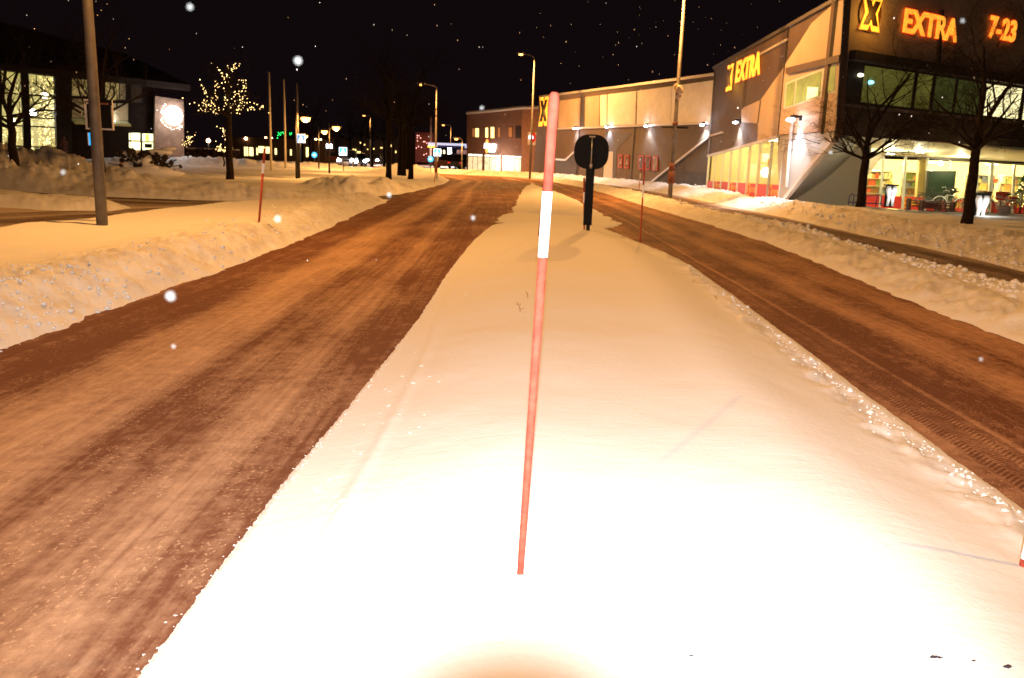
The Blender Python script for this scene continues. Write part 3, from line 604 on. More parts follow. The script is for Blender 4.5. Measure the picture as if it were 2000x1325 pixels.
# pharmacy style green neon far away
gneon = mat('green_neon', (.1, 1, .2), .5, emit=(.02, .8, .12), estr=3, sample=False)
t = thing('neon_sign', 'green neon figures glowing between the middle and right flagpoles', 'neon sign', dp(552, 264, 120)); mb = MB(); rnd = random.Random(2); kk = 120/F_PX
for (x, y) in ((544, 260), (546, 262), (549, 260), (552, 259), (543, 265), (542, 270), (554, 261), (548, 264), (566, 260), (568, 262), (569, 260), (566, 263)): mb.box(((x-552)*kk, 0, (264-y)*kk), (1.4*kk, .05, 1.3*kk))
mb.build('tubes', gneon, t); MB().box((6*kk, .2, 1*kk), (38*kk, .2, 16*kk)).build('back_board', darkmetal, t); MB().box((6*kk, .3, -3), (.3, .3, 6)).build('mast', darkmetal, t)
# ------------------------------------------------------------------ the store: tall wall along the road, front wall, low hall
clad_d = mat('dark_ribbed_cladding', (.10, .066, .050), .6, .1, ribs=('Z', 6.), noise=.12, nscale=1.2)
clad_l = mat('pale_cladding', (.44, .34, .26), .6, noise=.10, nscale=.8)
clad_g = mat('grey_cladding', (.125, .085, .062), .6, .1, ribs=('Z', 8.), noise=.12, nscale=1.5)
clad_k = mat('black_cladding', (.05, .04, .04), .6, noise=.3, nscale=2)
clad_f = mat('brown_front_cladding', (.40, .29, .24), .7, 0., noise=.22, nscale=.7)
trim_w = mat('pale_metal_trim', (.62, .58, .54), .4, .4)
trim_d = mat('seam_metal', (.10, .09, .085), .5, .4)
wall_lamp_k = 1; poly_l = mat('translucent_channel_panels', (.92, .90, .84), .5, ribs=('X', 3.2), noise=.08, nscale=2)
alu = mat('window_aluminium', (.62, .64, .58), .45, .3)
red = mat('red_foil', (.62, .03, .02), .5); yel = mat('yellow_foil', (.9, .5, .03), .5)
wallin = mat('pale_yellow_interior', (.85, .79, .56), .8); floorin = mat('shop_floor', (.5, .48, .4), .4)
GL = glass('shop_glass', (.97, .93, .80), .08)
yglow = mat('yellow_sign_light', (1, .7, .1), .5, emit=(1, .30, .025), estr=.72); rglow = mat('orange_sign_edge', (1, .2, .03), .5, emit=(1, .045, .003), estr=.45)
def scr(p):
    v = np.array(p)-EYE; return 1000+F_PX*(v@RT)/(v@FW)
def rdir(pl):
    return pl.d if scr(pl.at(1., 2.)) > scr(pl.at(0., 2.)) else -pl.d
PT = Plane((11.1, 51.5), (10.95, 31.3)); PF = Plane((10.95, 31.3), (10.95+20*math.sin(rad(56)), 31.3+20*math.cos(rad(56)))); PL = Plane((2.0, 80.), (11.1, 51.5))
store = thing('supermarket', 'large metal clad supermarket with slanted walls and glowing signs at the right', 'supermarket', (11.0, 40., 0.))
def pane(pl, pts, name, m, off=0., th=.06, parent=store):
    q = [pl.hit(x, y, off) for x, y in pts]; return MB().prism(q, -pl.n*th).build(name, m, parent, world=True)
def bar(pl, pts, r_, name, m, off=.03, parent=store):
    q = [pl.hit(x, y, off) for x, y in pts]; b = MB()
    for a, c in zip(q[:-1], q[1:]):
        d = c-a; L_ = np.linalg.norm(d); d /= L_; b.box((a+c)/2, (L_, r_, r_), (d, np.cross(pl.n, d), pl.n))
    return b.build(name, m, parent, world=True)
# tall wall: full body below everything, then lighter and darker fields proud of it
KT = (1645, -3)
def wallpiece(pl, pts, name, m, off=0., th=.25): return pane(pl, pts, name, m, off, th)
wallpiece(PT, [(1382, 305), (1395, 134), (1500, 76), (1643, -6), (1652, -60), (1632, 262), (1560, 345), (1524, 400), (1519, 268)], 'wall', clad_d)
wallpiece(PT, [(1378, 374), (1379, 366), (1521, 391), (1524, 402)], 'plinth', trim_d)
# pale field
pane(PT, [(1651, -45), (1636, 0), (1585, 46), (1533, 127), (1529, 134), (1485.5, 195.5), (1450.5, 211), (1448, 215), (1448, 239), (1480, 241.5), (1479, 278), (1518, 268.5), (1523, 263), (1630, 256), (1634.5, 228), (1646, 60)], 'pale_panel', clad_l, .03, .025)
pane(PT, [(1448, 241), (1479.5, 243), (1478.5, 277.5), (1442, 287), (1443.5, 262)], 'dark_panel', clad_g, .032, .025)
pane(PT, [(1443, 217), (1446.5, 217), (1441, 287.5), (1412, 297), (1414, 261), (1444, 219)], 'dark_panel', clad_g, .034, .03)
pane(PT, [(1524, 265.5), (1629, 258), (1628, 268), (1530, 392), (1523.5, 397.5), (1518, 300)], 'lower_panel', mat('silver_cladding', (.42, .41, .40), .45, .4, ribs=('Z', 10.)), .034, .03)
bar(PT, [(1628, 275), (1575, 336), (1526, 399)], .16, 'slanted_beam', trim_w, .1)
bar(PT, [(1548, 228), (1541, 300), (1536, 366)], .10, 'downpipe', trim_w, .12)
bar(PT, [(1383, 305), (1518.5, 268)], .12, 'canopy_edge', trim_w, .1)
bar(PT, [(1394, 133), (1500, 74), (1645, -8)], .14, 'roof_edge', trim_d, .06)
bar(PT, [(1485, 106.5), (1538, 77.5)], .09, 'snow_ledge', trim_w, .06)
for q in ([(1539.5, 52), (1519, 268)], [(1454.7, 140), (1450, 214)], [(1485.5, 196), (1480, 241)], [(1396, 135), (1385.5, 305)], [(1634.5, 228), (1645.5, 60), (1651, -40)]): bar(PT, q, .05, 'seam', trim_d, .045)
# slanting strip window upstairs
wn = thing('strip_window', '', '', (0, 0, 0)); wn.parent = None
bpy.data.objects.remove(wn)
pane(PT, [(1534.5, 133), (1639, 107), (1638, 121), (1534, 145)], 'window_hood', clad_g, .16, .12)
fr = pane(PT, [(1534.5, 162), (1634, 122), (1632, 180), (1530, 214)], 'window_frame', alu, .04, .06)
lit_dim = mat('dim_lit_room', (.2, .3, .1), .6, emit=(.12, .12, .03), estr=.35, noise=.5, nscale=1.1)
def subpane(pl, pts, name, m, parent, off, th=.02):
    q = [pl.hit(x, y, off) for x, y in pts]; o = MB().prism(q, -pl.n*th).build(name, m); o.parent = parent; o.matrix_parent_inverse = Matrix.Translation(-Vector(parent.parent.location)) if parent.parent else Matrix(); return o
for q in ([(1536.5, 165.5), (1552, 159), (1549, 205), (1533.5, 210)], [(1556, 157.5), (1604, 139), (1601, 187), (1552.5, 203.5)], [(1609, 137), (1631.5, 128), (1630, 177), (1605.5, 185.5)]):
    subpane(PT, q, 'pane', lit_dim, fr, .055)
subpane(PT, [(1577, 170), (1597, 171), (1596, 187), (1575, 195)], 'lit_blind', mat('lit_blind', (.8, .8, .5), .6, emit=(.62, .60, .25), estr=.8), fr, .062, .01)
# ground floor glazing of the tall wall with a real room behind
u0, _ = PT.uv(1380, 371); u1, _ = PT.uv(1521, 398); zt0 = PT.uv(1382, 306)[1]; zt1 = PT.uv(1518, 270)[1]; zb0 = PT.uv(1380, 371)[1]; zb1 = PT.uv(1521, 396)[1]
def tpt(s_, t_, off=0.): # s along, t up, on the glazing
    return PT.at(u0+(u1-u0)*s_, (zb0+(zb1-zb0)*s_)*(1-t_)+(zt0+(zt1-zt0)*s_)*t_, off)
MB().prism([tpt(0, 0), tpt(1, 0), tpt(1, 1), tpt(0, 1)], -PT.n*.02).build('glazing', GL, store, world=True)
for i in range(9):
    s_ = i/8; MB().box((tpt(s_, 0)+tpt(s_, 1))/2, (.06, .12, np.linalg.norm(tpt(s_, 1)-tpt(s_, 0))), (PT.d, PT.n, (0, 0, 1))).build('mullion', alu, store, world=True)
def xlogo(parent, c, R_, pl, off=.0, mats_=(None, None, None), ring=False):
    """a bold X on a round badge; c = centre on the plane"""
    dx, n = pl.d, pl.n; c = np.array(c)
    dx = rdir(pl)
    if ring:
        MB().prism([c+dx*R_*1.1*math.cos(a)+np.array([0, 0, R_*1.1*math.sin(a)])+n*off for a in np.linspace(0, 2*math.pi, 28, endpoint=False)], -n*.01).build('badge_disc', mats_[0], parent, world=True)
    def X(k, wd): # X outline
        o = []
        for (a, b) in ((-wd, 1), (0, .42), (wd, 1), (1.0, 1), (.46, 0), (1.0, -1), (wd, -1), (0, -.42), (-wd, -1), (-1, -1), (-.46, 0), (-1, 1)): o.append((a*k, b*k))
        return o
    MB().prism([c+dx*a+np.array([0, 0, b])+n*(off+.012) for a, b in X(R_*.72, .28)], -n*.012).build('badge_cross', mats_[1], parent, world=True)
for i in range(8):
    s0, s1 = i/8+.008, (i+1)/8-.008
    b = MB().prism([tpt(s0, .03, .015), tpt(s1, .03, .015), tpt(s1, .27, .015), tpt(s0, .27, .015)], -PT.n*.01).build('red_window_foil', red, store, world=True)
    if i in (1, 3, 5, 7):
        cc = tpt((s0+s1)/2-.03, .15, .03); h_ = .28
        X = Plane(PT.P0[:2], (PT.P0+PT.d)[:2]); xlogo(store, cc, h_, PT, 0., (yel, red, None), True)
        text_mesh('foil_lettering', 'EXTRA', .30, .003, yel, store, tpt((s0+s1)/2+.0, .11, .03), rdir(PT), bold=.004)
# room
Cx = PT.d; Nn = -PT.n
def room(pl, ua, ub, za, zb, deep, nm, wallm, floorm, lights, power, lcol, walls=True):
    A = pl.at(ua, 0)[:2]; 
    b = MB(); n = -pl.n
    a0 = pl.at(ua, za); a1 = pl.at(ub, za); c0 = a0+n*deep; c1 = a1+n*deep; up = np.array([0, 0, zb-za])
    b.add([c0, c1, c1+up, c0+up], [(0, 1, 2, 3)]); b.add([a0+n*.15, c0, c0+up, a0+n*.15+up], [(0, 1, 2, 3)]); b.add([a1+n*.15, c1, c1+up, a1+n*.15+up], [(0, 1, 2, 3)]); b.add([a0+up+n*.15, a1+up+n*.15, c1+up, c0+up], [(0, 1, 2, 3)])
    b.build('inner_wall', wallm, store, world=True)
    MB().add([a0+n*.1, a1+n*.1, c1, c0], [(0, 1, 2, 3)]).build('inner_floor', floorm, store, world=True)
    for i in range(lights):
        f = (i+.5)/lights; p_ = a0*(1-f)+a1*f+n*deep*.5+up-[0, 0, .06]; dx = (a1-a0)/np.linalg.norm(a1-a0)
        MB().box(p_, (1.4, .16, .05), (n, dx, (0, 0, 1))).build('ceiling_lamp', mat('tube_glow', (1, 1, .8), .5, emit=(1, 1, .7), estr=6, sample=False), store, world=True)
        lamp('room_light', 'POINT', p_-np.array([0, 0, .3])-np.array(store.location), power, lcol, store, .25)
room(PT, u0+.05, u1-.05, 0.05, 3.0, 3.6, 'room', wallin, floorin, 4, 45, (1, .82, .45))
shelfm = mat('grey_shelf', (.5, .5, .45), .5)
goods_m = [mat('goods_%s' % k, c_, .6) for k, c_ in (('red', (.5, .10, .07)), ('orange', (.7, .42, .16)), ('white', (.8, .8, .75)), ('green', (.2, .3, .12)), ('yellow', (.75, .65, .25)), ('blue', (.15, .2, .35)), ('brown', (.25, .12, .05)))]
def multi(mb_list, name, parent, kind=None, world=True):
    """one mesh from several (MB, material) pairs"""
    me = bpy.data.meshes.new(name); vs = []; fs = []; mi = []; l = parent.location if parent is not None and world else (0, 0, 0)
    for k, (b, m) in enumerate(mb_list):
        n0 = len(vs); vs += [(x-l[0], y-l[1], z-l[2]) for x, y, z in b.v]; fs += [tuple(i+n0 for i in f) for f in b.f]; mi += [k]*len(b.f); me.materials.append(m)
    me.from_pydata(vs, [], fs); me.polygons.foreach_set('material_index', mi); me.update()
    o = bpy.data.objects.new(name, me); S.collection.objects.link(o); o.parent = parent
    if kind: o['kind'] = kind
    return o
def shelf(label, c, dx, width, height, seed, n_=.5, rows=4):
    rnd = random.Random(seed); t = thing('store_shelf', label, 'store shelf', c, 'stocked shelves seen through the shop glass'); dx = np.array(dx); nn = np.cross(dx, [0, 0, 1.])
    b = MB().box((0, 0, height/2), (width, .06, height), (dx, nn, (0, 0, 1)))
    for r_ in range(rows+1): b.box(np.array([0, 0, .1+r_*(height-.15)/rows]), (width, .7, .04), (dx, nn, (0, 0, 1)))
    b.build('rack', shelfm, t)
    L_ = [(MB(), m) for m in goods_m]; rh = (height-.15)/rows
    for r_ in range(rows):
        for sd in (-1, 1):
            x = -width/2+.1
            while x < width/2-.15:
                wd = rnd.uniform(.12, .4); k = rnd.randrange(len(L_)); hh = rnd.uniform(.4, .85)*rh; L_[k][0].box(dx*(x+wd/2)+nn*sd*.2+np.array([0, 0, .12+r_*rh+hh/2]), (wd*.92, .22, hh), (dx, nn, (0, 0, 1))); x += wd
    multi(L_, 'goods', t, 'stuff', False)
mid = lambda s_, dd: tuple((PT.at(u0+(u1-u0)*s_, .1)-PT.n*dd))
shelf('white stocked shelf behind the right end of the tall wall glazing', mid(.84, 2.2), PT.d, 4.0, 1.7, 5)
# interior hanging ovals and screens on the glazing
for i, s_ in enumerate((.80, .93)):
    c_ = tpt(s_, .62, -.25); MB().ball(c_, .22, sub=2, sc=(.3, .7, 1.2)).build('hanging_ornament', mat('ochre_paper', (.55, .42, .08), .7), store, True, world=True)
# front wall (upper part overhangs)
ZB = 2.9
def fpt(u, z, off=0.): return PF.at(u, z, off)
MB().prism([fpt(0, ZB), fpt(19.5, ZB), fpt(19.5, 9.6), fpt(0, 9.6)], -PF.n*.3).build('front_wall', clad_f, store, world=True)
MB().box(fpt(.25, (ZB+9.8)/2, .03)-PF.n*.05, (.6, .22, 9.8-ZB+.1), (PF.d, PF.n, (0, 0, 1))).build('corner_post', clad_k, store, world=True)
MB().prism([fpt(.6, ZB-.06, .05), fpt(19.4, ZB-.06, .05), fpt(19.4, ZB+.95, .05), fpt(.6, ZB+.95, .05)], -PF.n*.04).build('lower_fascia', mat('dark_brown_fascia', (.10, .065, .05), .6, noise=.3, nscale=2, bump=.6, bscale=6), store, world=True)
zwt = PF.hit(1690, 129)[2]; zwb = PF.hit(1690, 201)[2]
MB().box((fpt(.9, zwt+.28, .12)+fpt(19.4, zwt+.28, .12))/2, (18.5, .3, .32), (PF.d, PF.n, (0, 0, 1))).build('window_hood', clad_k, store, world=True)
ff = MB().prism([fpt(.9, zwb-.1, .03), fpt(19.4, zwb-.1, .03), fpt(19.4, zwt+.08, .03), fpt(.9, zwt+.08, .03)], -PF.n*.03).build('upper_window_frame', clad_k, store, world=True)
us = [PF.uv(x, 180)[0] for x in (1682, 1780, 1788, 1816, 1824, 1862, 1868, 1912, 1919, 1994, 2003, 2060)]
dimA = mat('dim_green_room', (.2, .25, .08), .6, emit=(.12, .11, .02), estr=.28, noise=.6, nscale=.9); dimB = mat('dark_room', (.05, .06, .02), .5, emit=(.03, .035, .008), estr=.5, noise=.5, nscale=1.); litR = mat('lit_cream_room', (.8, .75, .5), .6, emit=(.85, .75, .38), estr=.85, noise=.15, nscale=1.5)
for (a, b_), m_ in zip(((0, 1), (2, 3), (4, 5), (6, 7), (8, 9), (10, 11)), (dimA, dimA, dimB, dimB, litR, litR)):
    subp = MB().prism([fpt(us[a], zwb, .04), fpt(us[b_], zwb, .04), fpt(us[b_], zwt, .04), fpt(us[a], zwt, .04)], -PF.n*.008).build('upper_window', m_, store, world=True)
for k, (x, y, r_, m_) in enumerate(((1700, 161, .09, mat('cyan_screen_glow', (.5, .9, 1), .5, emit=(.2, .75, 1), estr=1.6)), (1680.5, 147, .08, mat('warm_lamp_glow', (1, .9, .7), .5, emit=(1, .9, .6), estr=3)))):
    MB().ball(PF.hit(x, y, .07), r_, sub=2, sc=(1.6, .4, .8)).build('inner_lamp', m_, store, True, world=True)
for x in (1832,): bar(PF, [(x+6, 20), (x-1, 128)], .16, 'dark_seam', clad_k, .03)
# soffit, recessed glazing, slanted corner shell
P0 = PT.hit(1526, 400, .0); P1 = PT.hit(1631, 264, 0.); P2 = dp(1727, 304, 43.4); P3 = dp(1648, 402, 43.6)
GR = dp(2000, 322, 42.); GRb = dp(2000, 425, 42.); PG = Plane(P3[:2], GRb[:2])
def patch(name, a, b, c, d, n, m, bulge=0., bdir=None, smooth=True):
    mb = MB(); vs = []
    for i in range(n+1):
        for j in range(n+1):
            s_, t_ = i/n, j/n; p_ = (np.array(a)*(1-t_)+np.array(b)*t_)*(1-s_)+(np.array(d)*(1-t_)+np.array(c)*t_)*s_
            if bulge: p_ = p_+np.array(bdir)*bulge*math.sin(math.pi*s_)*math.sin(math.pi*min(1, t_*.9+.1))
            vs.append(p_)
    mb.add(vs, [(i*(n+1)+j, i*(n+1)+j+1, (i+1)*(n+1)+j+1, (i+1)*(n+1)+j) for i in range(n) for j in range(n)]); return mb.build(name, m, store, smooth, world=True)
patch('slanted_shell', P0, P1, P2, P3, 20, mat('pale_shell_cladding', (.55, .54, .50), .6, noise=.08, nscale=3, ribs=('Z', 5.)), .5, (-.4, -.6, -.3))
# soffit from the front wall's lower edge back to the glazing head
e0 = fpt(0.1, ZB-.02); e1 = fpt(19.4, ZB-.02); q0 = P2; q1 = np.array(PG.P0)+PG.d*19+np.array([0, 0, GR[2]]); 
soff = mat('cream_soffit', (.72, .70, .52), .5)
patch('soffit', e0, e1, q1, q0, 12, soff)
gtop = GR[2]
def gpt(x, y, off=0.): return PG.hit(x, y, off)
pr = [(1728, 304), (2004, 322.5), (2075, 327), (2075, 430), (2004, 425), (1644, 402), (1650, 378), (1668, 366)]
MB().prism([gpt(*q) for q in pr], -PG.n*.02).build('shopfront_glazing', GL, store, world=True)
bar(PG, [(1728, 303), (2004, 322), (2070, 326.5)], .1, 'shopfront_head', trim_d, .05)
for (xt, yt, xb, yb, wd) in ((1726, 305, 1718, 405, .10), (1769, 306, 1762, 408, .12), (1812, 309, 1806, 411, .1), (1856, 313, 1850, 413, .08), (1938, 318, 1930, 420, .16), (1982, 321, 1975, 423, .1), (1912, 326, 1906, 417, .05)):
    bar(PG, [(xt, yt), (xb, yb)], wd, 'shopfront_mullion', alu, .06)
bar(PG, [(1803, 309), (1795, 410)], .42, 'pale_column', mat('pale_green_column', (.68, .62, .36), .6), -.35)
bar(PG, [(1834, 334), (1828, 392)], 1.25, 'dark_banner', mat('dark_green_banner', (.012, .03, .015), .4), -.2)
band = pane(PG, [(1649, 377), (1700, 381), (1850, 388), (2004, 398), (2060, 400), (2060, 428), (2004, 424), (1640, 401)], 'red_band', red, .03, .015)
for x, y, hs in ((1773, 397, .24), (1860, 402, .2)):
    xlogo(store, gpt(x, y, .05), hs, PG, 0., (yel, red, None), True); text_mesh('band_lettering', 'EXTRA', .36, .003, yel, store, gpt(x+8, y+3.2, .06), rdir(PG), bold=.006)
text_mesh('band_lettering', 'EXTRA', .36, .003, yel, store, gpt(1985, 405, .06), rdir(PG), bold=.006)
gu0 = 0.; gz0 = min(P3[2], GRb[2])-.1
room(PG, .3, 15., gz0, gtop+.05, 6.5, 'shop', wallin, floorin, 5, 270, (1, .82, .42))
for i, (f, wd, dd) in enumerate(((1.9, 1.8, 3.4), (4.3, 2., 3.0), (7.2, 1.4, 3.2), (9.2, 1.8, 3.6), (12.2, 1.8, 3.2))):
    shelf(['stocked shelf behind the leftmost shop pane', 'stocked shelf behind the second shop pane', 'stocked shelf right of the dark banner', 'stocked shelf behind the door panes', 'stocked shelf at the right border behind glass'][i], PG.at(f, gz0)-PG.n*dd, PG.d, wd, 2.1, 30+i, rows=5)
MB().box(PG.at(4.6, gz0+.5)-PG.n*1.0, (1.3, .5, .95), (PG.d, PG.n, (0, 0, 1))).build('checkout_counter', mat('green_counter', (.06, .12, .08), .5), store, world=True)
# downlights in the soffit
for (x, y) in ((1797, 296), (1878, 302), (1956, 308), (1622+118, 299)):
    v = ray(x, y); # intersect the soffit roughly
    best = None
    for dd in np.linspace(32, 43, 60):
        p_ = EYE+v*(dd/v[1]); f_ = 0.5
        # soffit height by depth between its two edges
        t_ = np.clip((-(p_-fpt(0, 0))@PF.n)/5.0, 0, 1); zs = ZB+(gtop-ZB)*t_
        if best is None or abs(p_[2]-zs) < best[0]: best = (abs(p_[2]-zs), p_)
    p_ = best[1]-[0, 0, .06]
    MB().lathe(p_, [(.16, 0), (.16, .05)], 16).build('downlight', mat('downlight_glow', (1, 1, .9), .5, emit=(1, .95, .7), estr=8, sample=False), store, world=True)
    lamp('downlight_lamp', 'POINT', p_-np.array([0, 0, .35])-np.array(store.location), 55, (1, .88, .5), store, .12)
# low hall
wallpiece(PL, [(1040, 350), (1053.5, 190), (1396, 146), (1382, 378)], 'hall_wall', clad_g)
bar(PL, [(1054, 189.5), (1225, 168), (1396, 145.5)], .16, 'hall_roof_edge', trim_w, .05)
pane(PL, [(1092, 197), (1134, 192), (1132, 249.5), (1090, 250)], 'tan_panel', clad_l, .03, .025)
pane(PL, [(1143, 190), (1171, 186.5), (1170, 246), (1142, 248)], 'tan_panel', clad_l, .03, .025)
pane(PL, [(1135, 187), (1142, 186), (1141, 249), (1133, 250)], 'dark_strip', trim_d, .02, .015)
for q in ([(1172.5, 186.5), (1185, 185), (1184, 245.5), (1172, 246)], [(1187, 184.5), (1242.5, 178), (1240.5, 243.5), (1186, 245.3)], [(1245, 177.5), (1312, 168.5), (1309, 241.3), (1243, 243.4)], [(1313, 168.3), (1393.5, 157), (1389, 238.5), (1310, 241.2)]):
    pane(PL, q, 'channel_panel', poly_l, .03, .02)
bar(PL, [(1090, 252), (1389, 240)], .14, 'ledge', trim_w, .06)
for q in ([(1131, 252), (1126, 345)], [(1186, 247), (1176, 352)], [(1240, 246), (1232, 358)]): bar(PL, q, .05, 'seam', trim_d, .03)
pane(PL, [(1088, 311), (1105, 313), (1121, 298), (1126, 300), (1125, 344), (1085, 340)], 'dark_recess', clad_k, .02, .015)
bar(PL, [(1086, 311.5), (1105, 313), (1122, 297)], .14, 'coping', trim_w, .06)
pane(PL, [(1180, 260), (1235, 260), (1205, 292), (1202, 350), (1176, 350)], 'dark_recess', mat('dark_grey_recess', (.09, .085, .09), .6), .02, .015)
pane(PL, [(1181, 296), (1197, 296.5), (1196, 349), (1178, 348)], 'door', mat('pale_door', (.5, .45, .38), .5), .04, .015)
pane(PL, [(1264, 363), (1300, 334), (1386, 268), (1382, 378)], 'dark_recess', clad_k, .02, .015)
pane(PL, [(1340, 305), (1386, 272), (1384, 338), (1339, 335)], 'brown_recess_panel', mat('brown_recess', (.10, .075, .06), .7), .028, .006)
bar(PL, [(1264, 363), (1300, 334), (1386, 267), (1389, 265)], .12, 'coping', trim_w, .06)
bar(PT, [(1386, 266), (1412, 259)], .10, 'coping', trim_w, .06)
post_red = mat('red_poster_frame', (.5, .05, .035), .5); poster = mat('dark_poster', (.10, .085, .08), .6, noise=.8, nscale=4)
pl_ = ['leftmost of the five framed wall posters', 'second framed wall poster from the left', 'middle framed wall poster with a pale dot', 'fourth framed wall poster, just right of the middle one', 'rightmost framed wall poster, pale and plain']
for i, (xa, xb, ya, yb) in enumerate(((1207.5, 1215.5, 302, 328), (1220, 1228.5, 303, 329), (1247, 1256.5, 304, 331), (1261, 1270, 304, 332.5), (1275, 1285, 305, 334))):
    cc = PL.hit((xa+xb)/2, (ya+yb)/2, .03); t = thing('poster', pl_[i], 'poster', cc, 'framed posters on the hall wall')
    pane(PL, [(xa, ya), (xb, ya+.3), (xb-1, yb+.3), (xa-1, yb)], 'poster_frame', post_red, .06, .04, t); pane(PL, [(xa+1.5, ya+2.5), (xb-1.5, ya+2.7), (xb-2.5, yb-2.2), (xa+.5, yb-2.5)], 'poster_sheet', poster if i != 4 else mat('pale_poster', (.3, .26, .22), .6, noise=.4, nscale=3), .068, .006, t)
    if i in (0, 1): text_mesh('poster_lettering', '&', .55, .004, mat('pale_print', (.5, .42, .36), .6), t, PL.hit(xa+2.3, yb-7, .08), rdir(PL))
    if i == 2: MB().ball(PL.hit(1251.5, 313, .07), .12, sub=2, sc=(1, .3, 1)).build('poster_dot', mat('pale_print', (.5, .42, .36), .6), t, True, world=True)
# wall lamps
def wall_lamp(label, pl, x, y, power, reach=.30, size=.10):
    base = pl.hit(x+5, y-2, .0); d = pl.n; t = thing('wall_lamp', label, 'wall lamp', base, 'white lamps on the store walls')
    MB().box(d*.05, (.16, .1, .2), (pl.d, d, (0, 0, 1))).build('bracket', darkmetal, t)
    MB().tube([(0, 0, .03), d*reach*.6+[0, 0, .06], d*reach+[0, 0, .02]], [.04, .06, .08], 10).build('housing', darkmetal, t, True)
    MB().ball(d*reach+np.array([0, 0, -.08]), size, sub=2, sc=(1.2, 1.2, .5)).build('lens', cold_bulb, t, True)
    l = lamp('white_light', 'SPOT', d*(reach*.75)+np.array([0, 0, -.2]), power, (.86, .93, 1), t, .07, (0, 0, 0), rad(110), .7)
wall_lamp('white wall lamp nearest the front pole, above the left recess', PL, 1123, 252, 130)
wall_lamp('white wall lamp above the pale door', PL, 1187, 249, 150)
wall_lamp('white wall lamp above the gap between the posters', PL, 1264, 247, 120)
wall_lamp('white wall lamp at the inner corner of the two walls', PL, 1375, 244.5, 220)
wall_lamp('white wall lamp above the glazing of the tall wall', PT, 1443, 239, 200)
wall_lamp('large bright white lamp on the pale slanted corner', PT, 1562, 233, 330, .45, .14)
# glowing signs
def store_sign(label, pl, cx, cy, R_, tx, ty, size, words, bold=.02, dz=(0, 0, 1), tdir=None, below=None):
    c_ = pl.hit(cx, cy, .08); t = thing('store_sign', label, 'illuminated sign', c_); dx = rdir(pl)
    up_ = np.array([0, 0, 1.]); n = pl.n; dark = mat('dark_cross', (.02, .01, .01), .5)
    def Xo(k, wd, g): return [(a, b) for a, b in ((-wd*k+g*0, k+g), (0, .42*k+g), (wd*k, k+g), (k+g, k+g), (.46*k+g, 0), (k+g, -k-g), (wd*k, -k-g), (0, -.42*k-g), (-wd*k, -k-g), (-k-g, -k-g), (-.46*k-g, 0), (-k-g, k+g))]
    MB().prism([c_+dx*R_*1.15*math.cos(a)+up_*R_*1.15*math.sin(a)-n*.03 for a in np.linspace(0, 2*math.pi, 32, endpoint=False)], -n*.05).build('disc', rglow if False else mat('brown_disc', (.12, .05, .02), .5), t, world=True)
    MB().prism([c_+dx*a+up_*b+n*.01 for a, b in Xo(R_*.80, .30, R_*.27)], -n*.03).build('cross_glow', yglow, t, world=True)
    MB().prism([c_+dx*a+up_*b+n*.05 for a, b in Xo(R_*.74, .30, 0)], -n*.03).build('cross', dark, t, world=True)
    for wd_, (ox, oy) in zip(words, zip(tx, ty)):
        o_ = pl.hit(ox, oy, .05); text_mesh('lettering_edge', wd_, size, .02, rglow, t, o_, dx, bold=bold+.02*size); text_mesh('lettering', wd_, size, .03, yglow, t, pl.hit(ox, oy, .10), dx, bold=bold)
    lamp('sign_glow_light', 'POINT', c_-np.array(t.location)+n*.5-np.array([0, 0, .1]), 30, (1, .45, .05), t, .3)
    return t
store_sign('large glowing sign EXTRA 7-23 with a cross badge on the front wall', PF, 1702, 26, .56, (1762, 1930), (61, 71), 1.15, ('EXTRA', '7-23'), .026)
store_sign('glowing EXTRA sign with a cross badge on the tall wall beside the road', PT, 1425, 152, .62, (1436,), (161,), 1.42, ('EXTRA',), .03)
store_sign('small far EXTRA 7-23 sign half hidden by the front pole', PL, 1062, 217, 1.25, (1067, 1067), (222, 240), .8, ('EXTRA', '7-23'), .01)
# ------------------------------------------------------------------ brick shop building behind the bend
brick = bpy.data.materials.new('dark_brick'); brick.use_nodes = True; _n = brick.node_tree; _b = _n.nodes['Principled BSDF']; _t = _n.nodes.new('ShaderNodeTexBrick'); _c = _n.nodes.new('ShaderNodeTexCoord'); _m = _n.nodes.new('ShaderNodeMapping')
_m.inputs['Rotation'].default_value = (rad(90), 0, 0); _t.inputs['Scale'].default_value = 3.2; _t.inputs['Color1'].default_value = (.20, .085, .05, 1); _t.inputs['Color2'].default_value = (.13, .055, .035, 1); _t.inputs['Mortar'].default_value = (.25, .2, .17, 1); _t.inputs['Mortar Size'].default_value = .012
_n.links.new(_c.outputs['Object'], _m.inputs['Vector']); _n.links.new(_m.outputs[0], _t.inputs['Vector']); _n.links.new(_t.outputs[0], _b.inputs['Base Color']); _b.inputs['Roughness'].default_value = .85; MATS['dark_brick'] = brick
PB = Plane((.38, 86.), (-6.0, 95.0)); shopb = thing('shop_building', 'low dark brick building with a lit shopfront beyond the end of the road', 'building', (.3, 87, 0))
def bp_(pts, nm, m, off=0., th=.25, parent=shopb, pl=PB): return pane(pl, pts, nm, m, off, th, parent)
bp_([(911, 337), (912, 223), (1020, 211.5), (1018.5, 342)], 'front_wall', brick)
PB2 = Plane((.38, 86.), (2.6, 83.4)); bp_([(1018.5, 342), (1020, 212), (1054, 211), (1050, 344)], 'side_wall', mat('brown_brick_side', (.30, .15, .09), .85, noise=.15, nscale=3), 0, .25, shopb, PB2)
q = MB().tube([PB.hit(912, 221, .1), PB.hit(1020, 210.5, .1), PB2.hit(1054, 210, .1)], .16, 8); q.build('roof_edge', trim_w, shopb, world=True)
rnd = random.Random(3); q = MB()
for i in range(46):
    x = 913+i*2.35; q.ball(PB.hit(x, 220.5-(x-912)*.1, .05), .13, .3, rnd, 1)
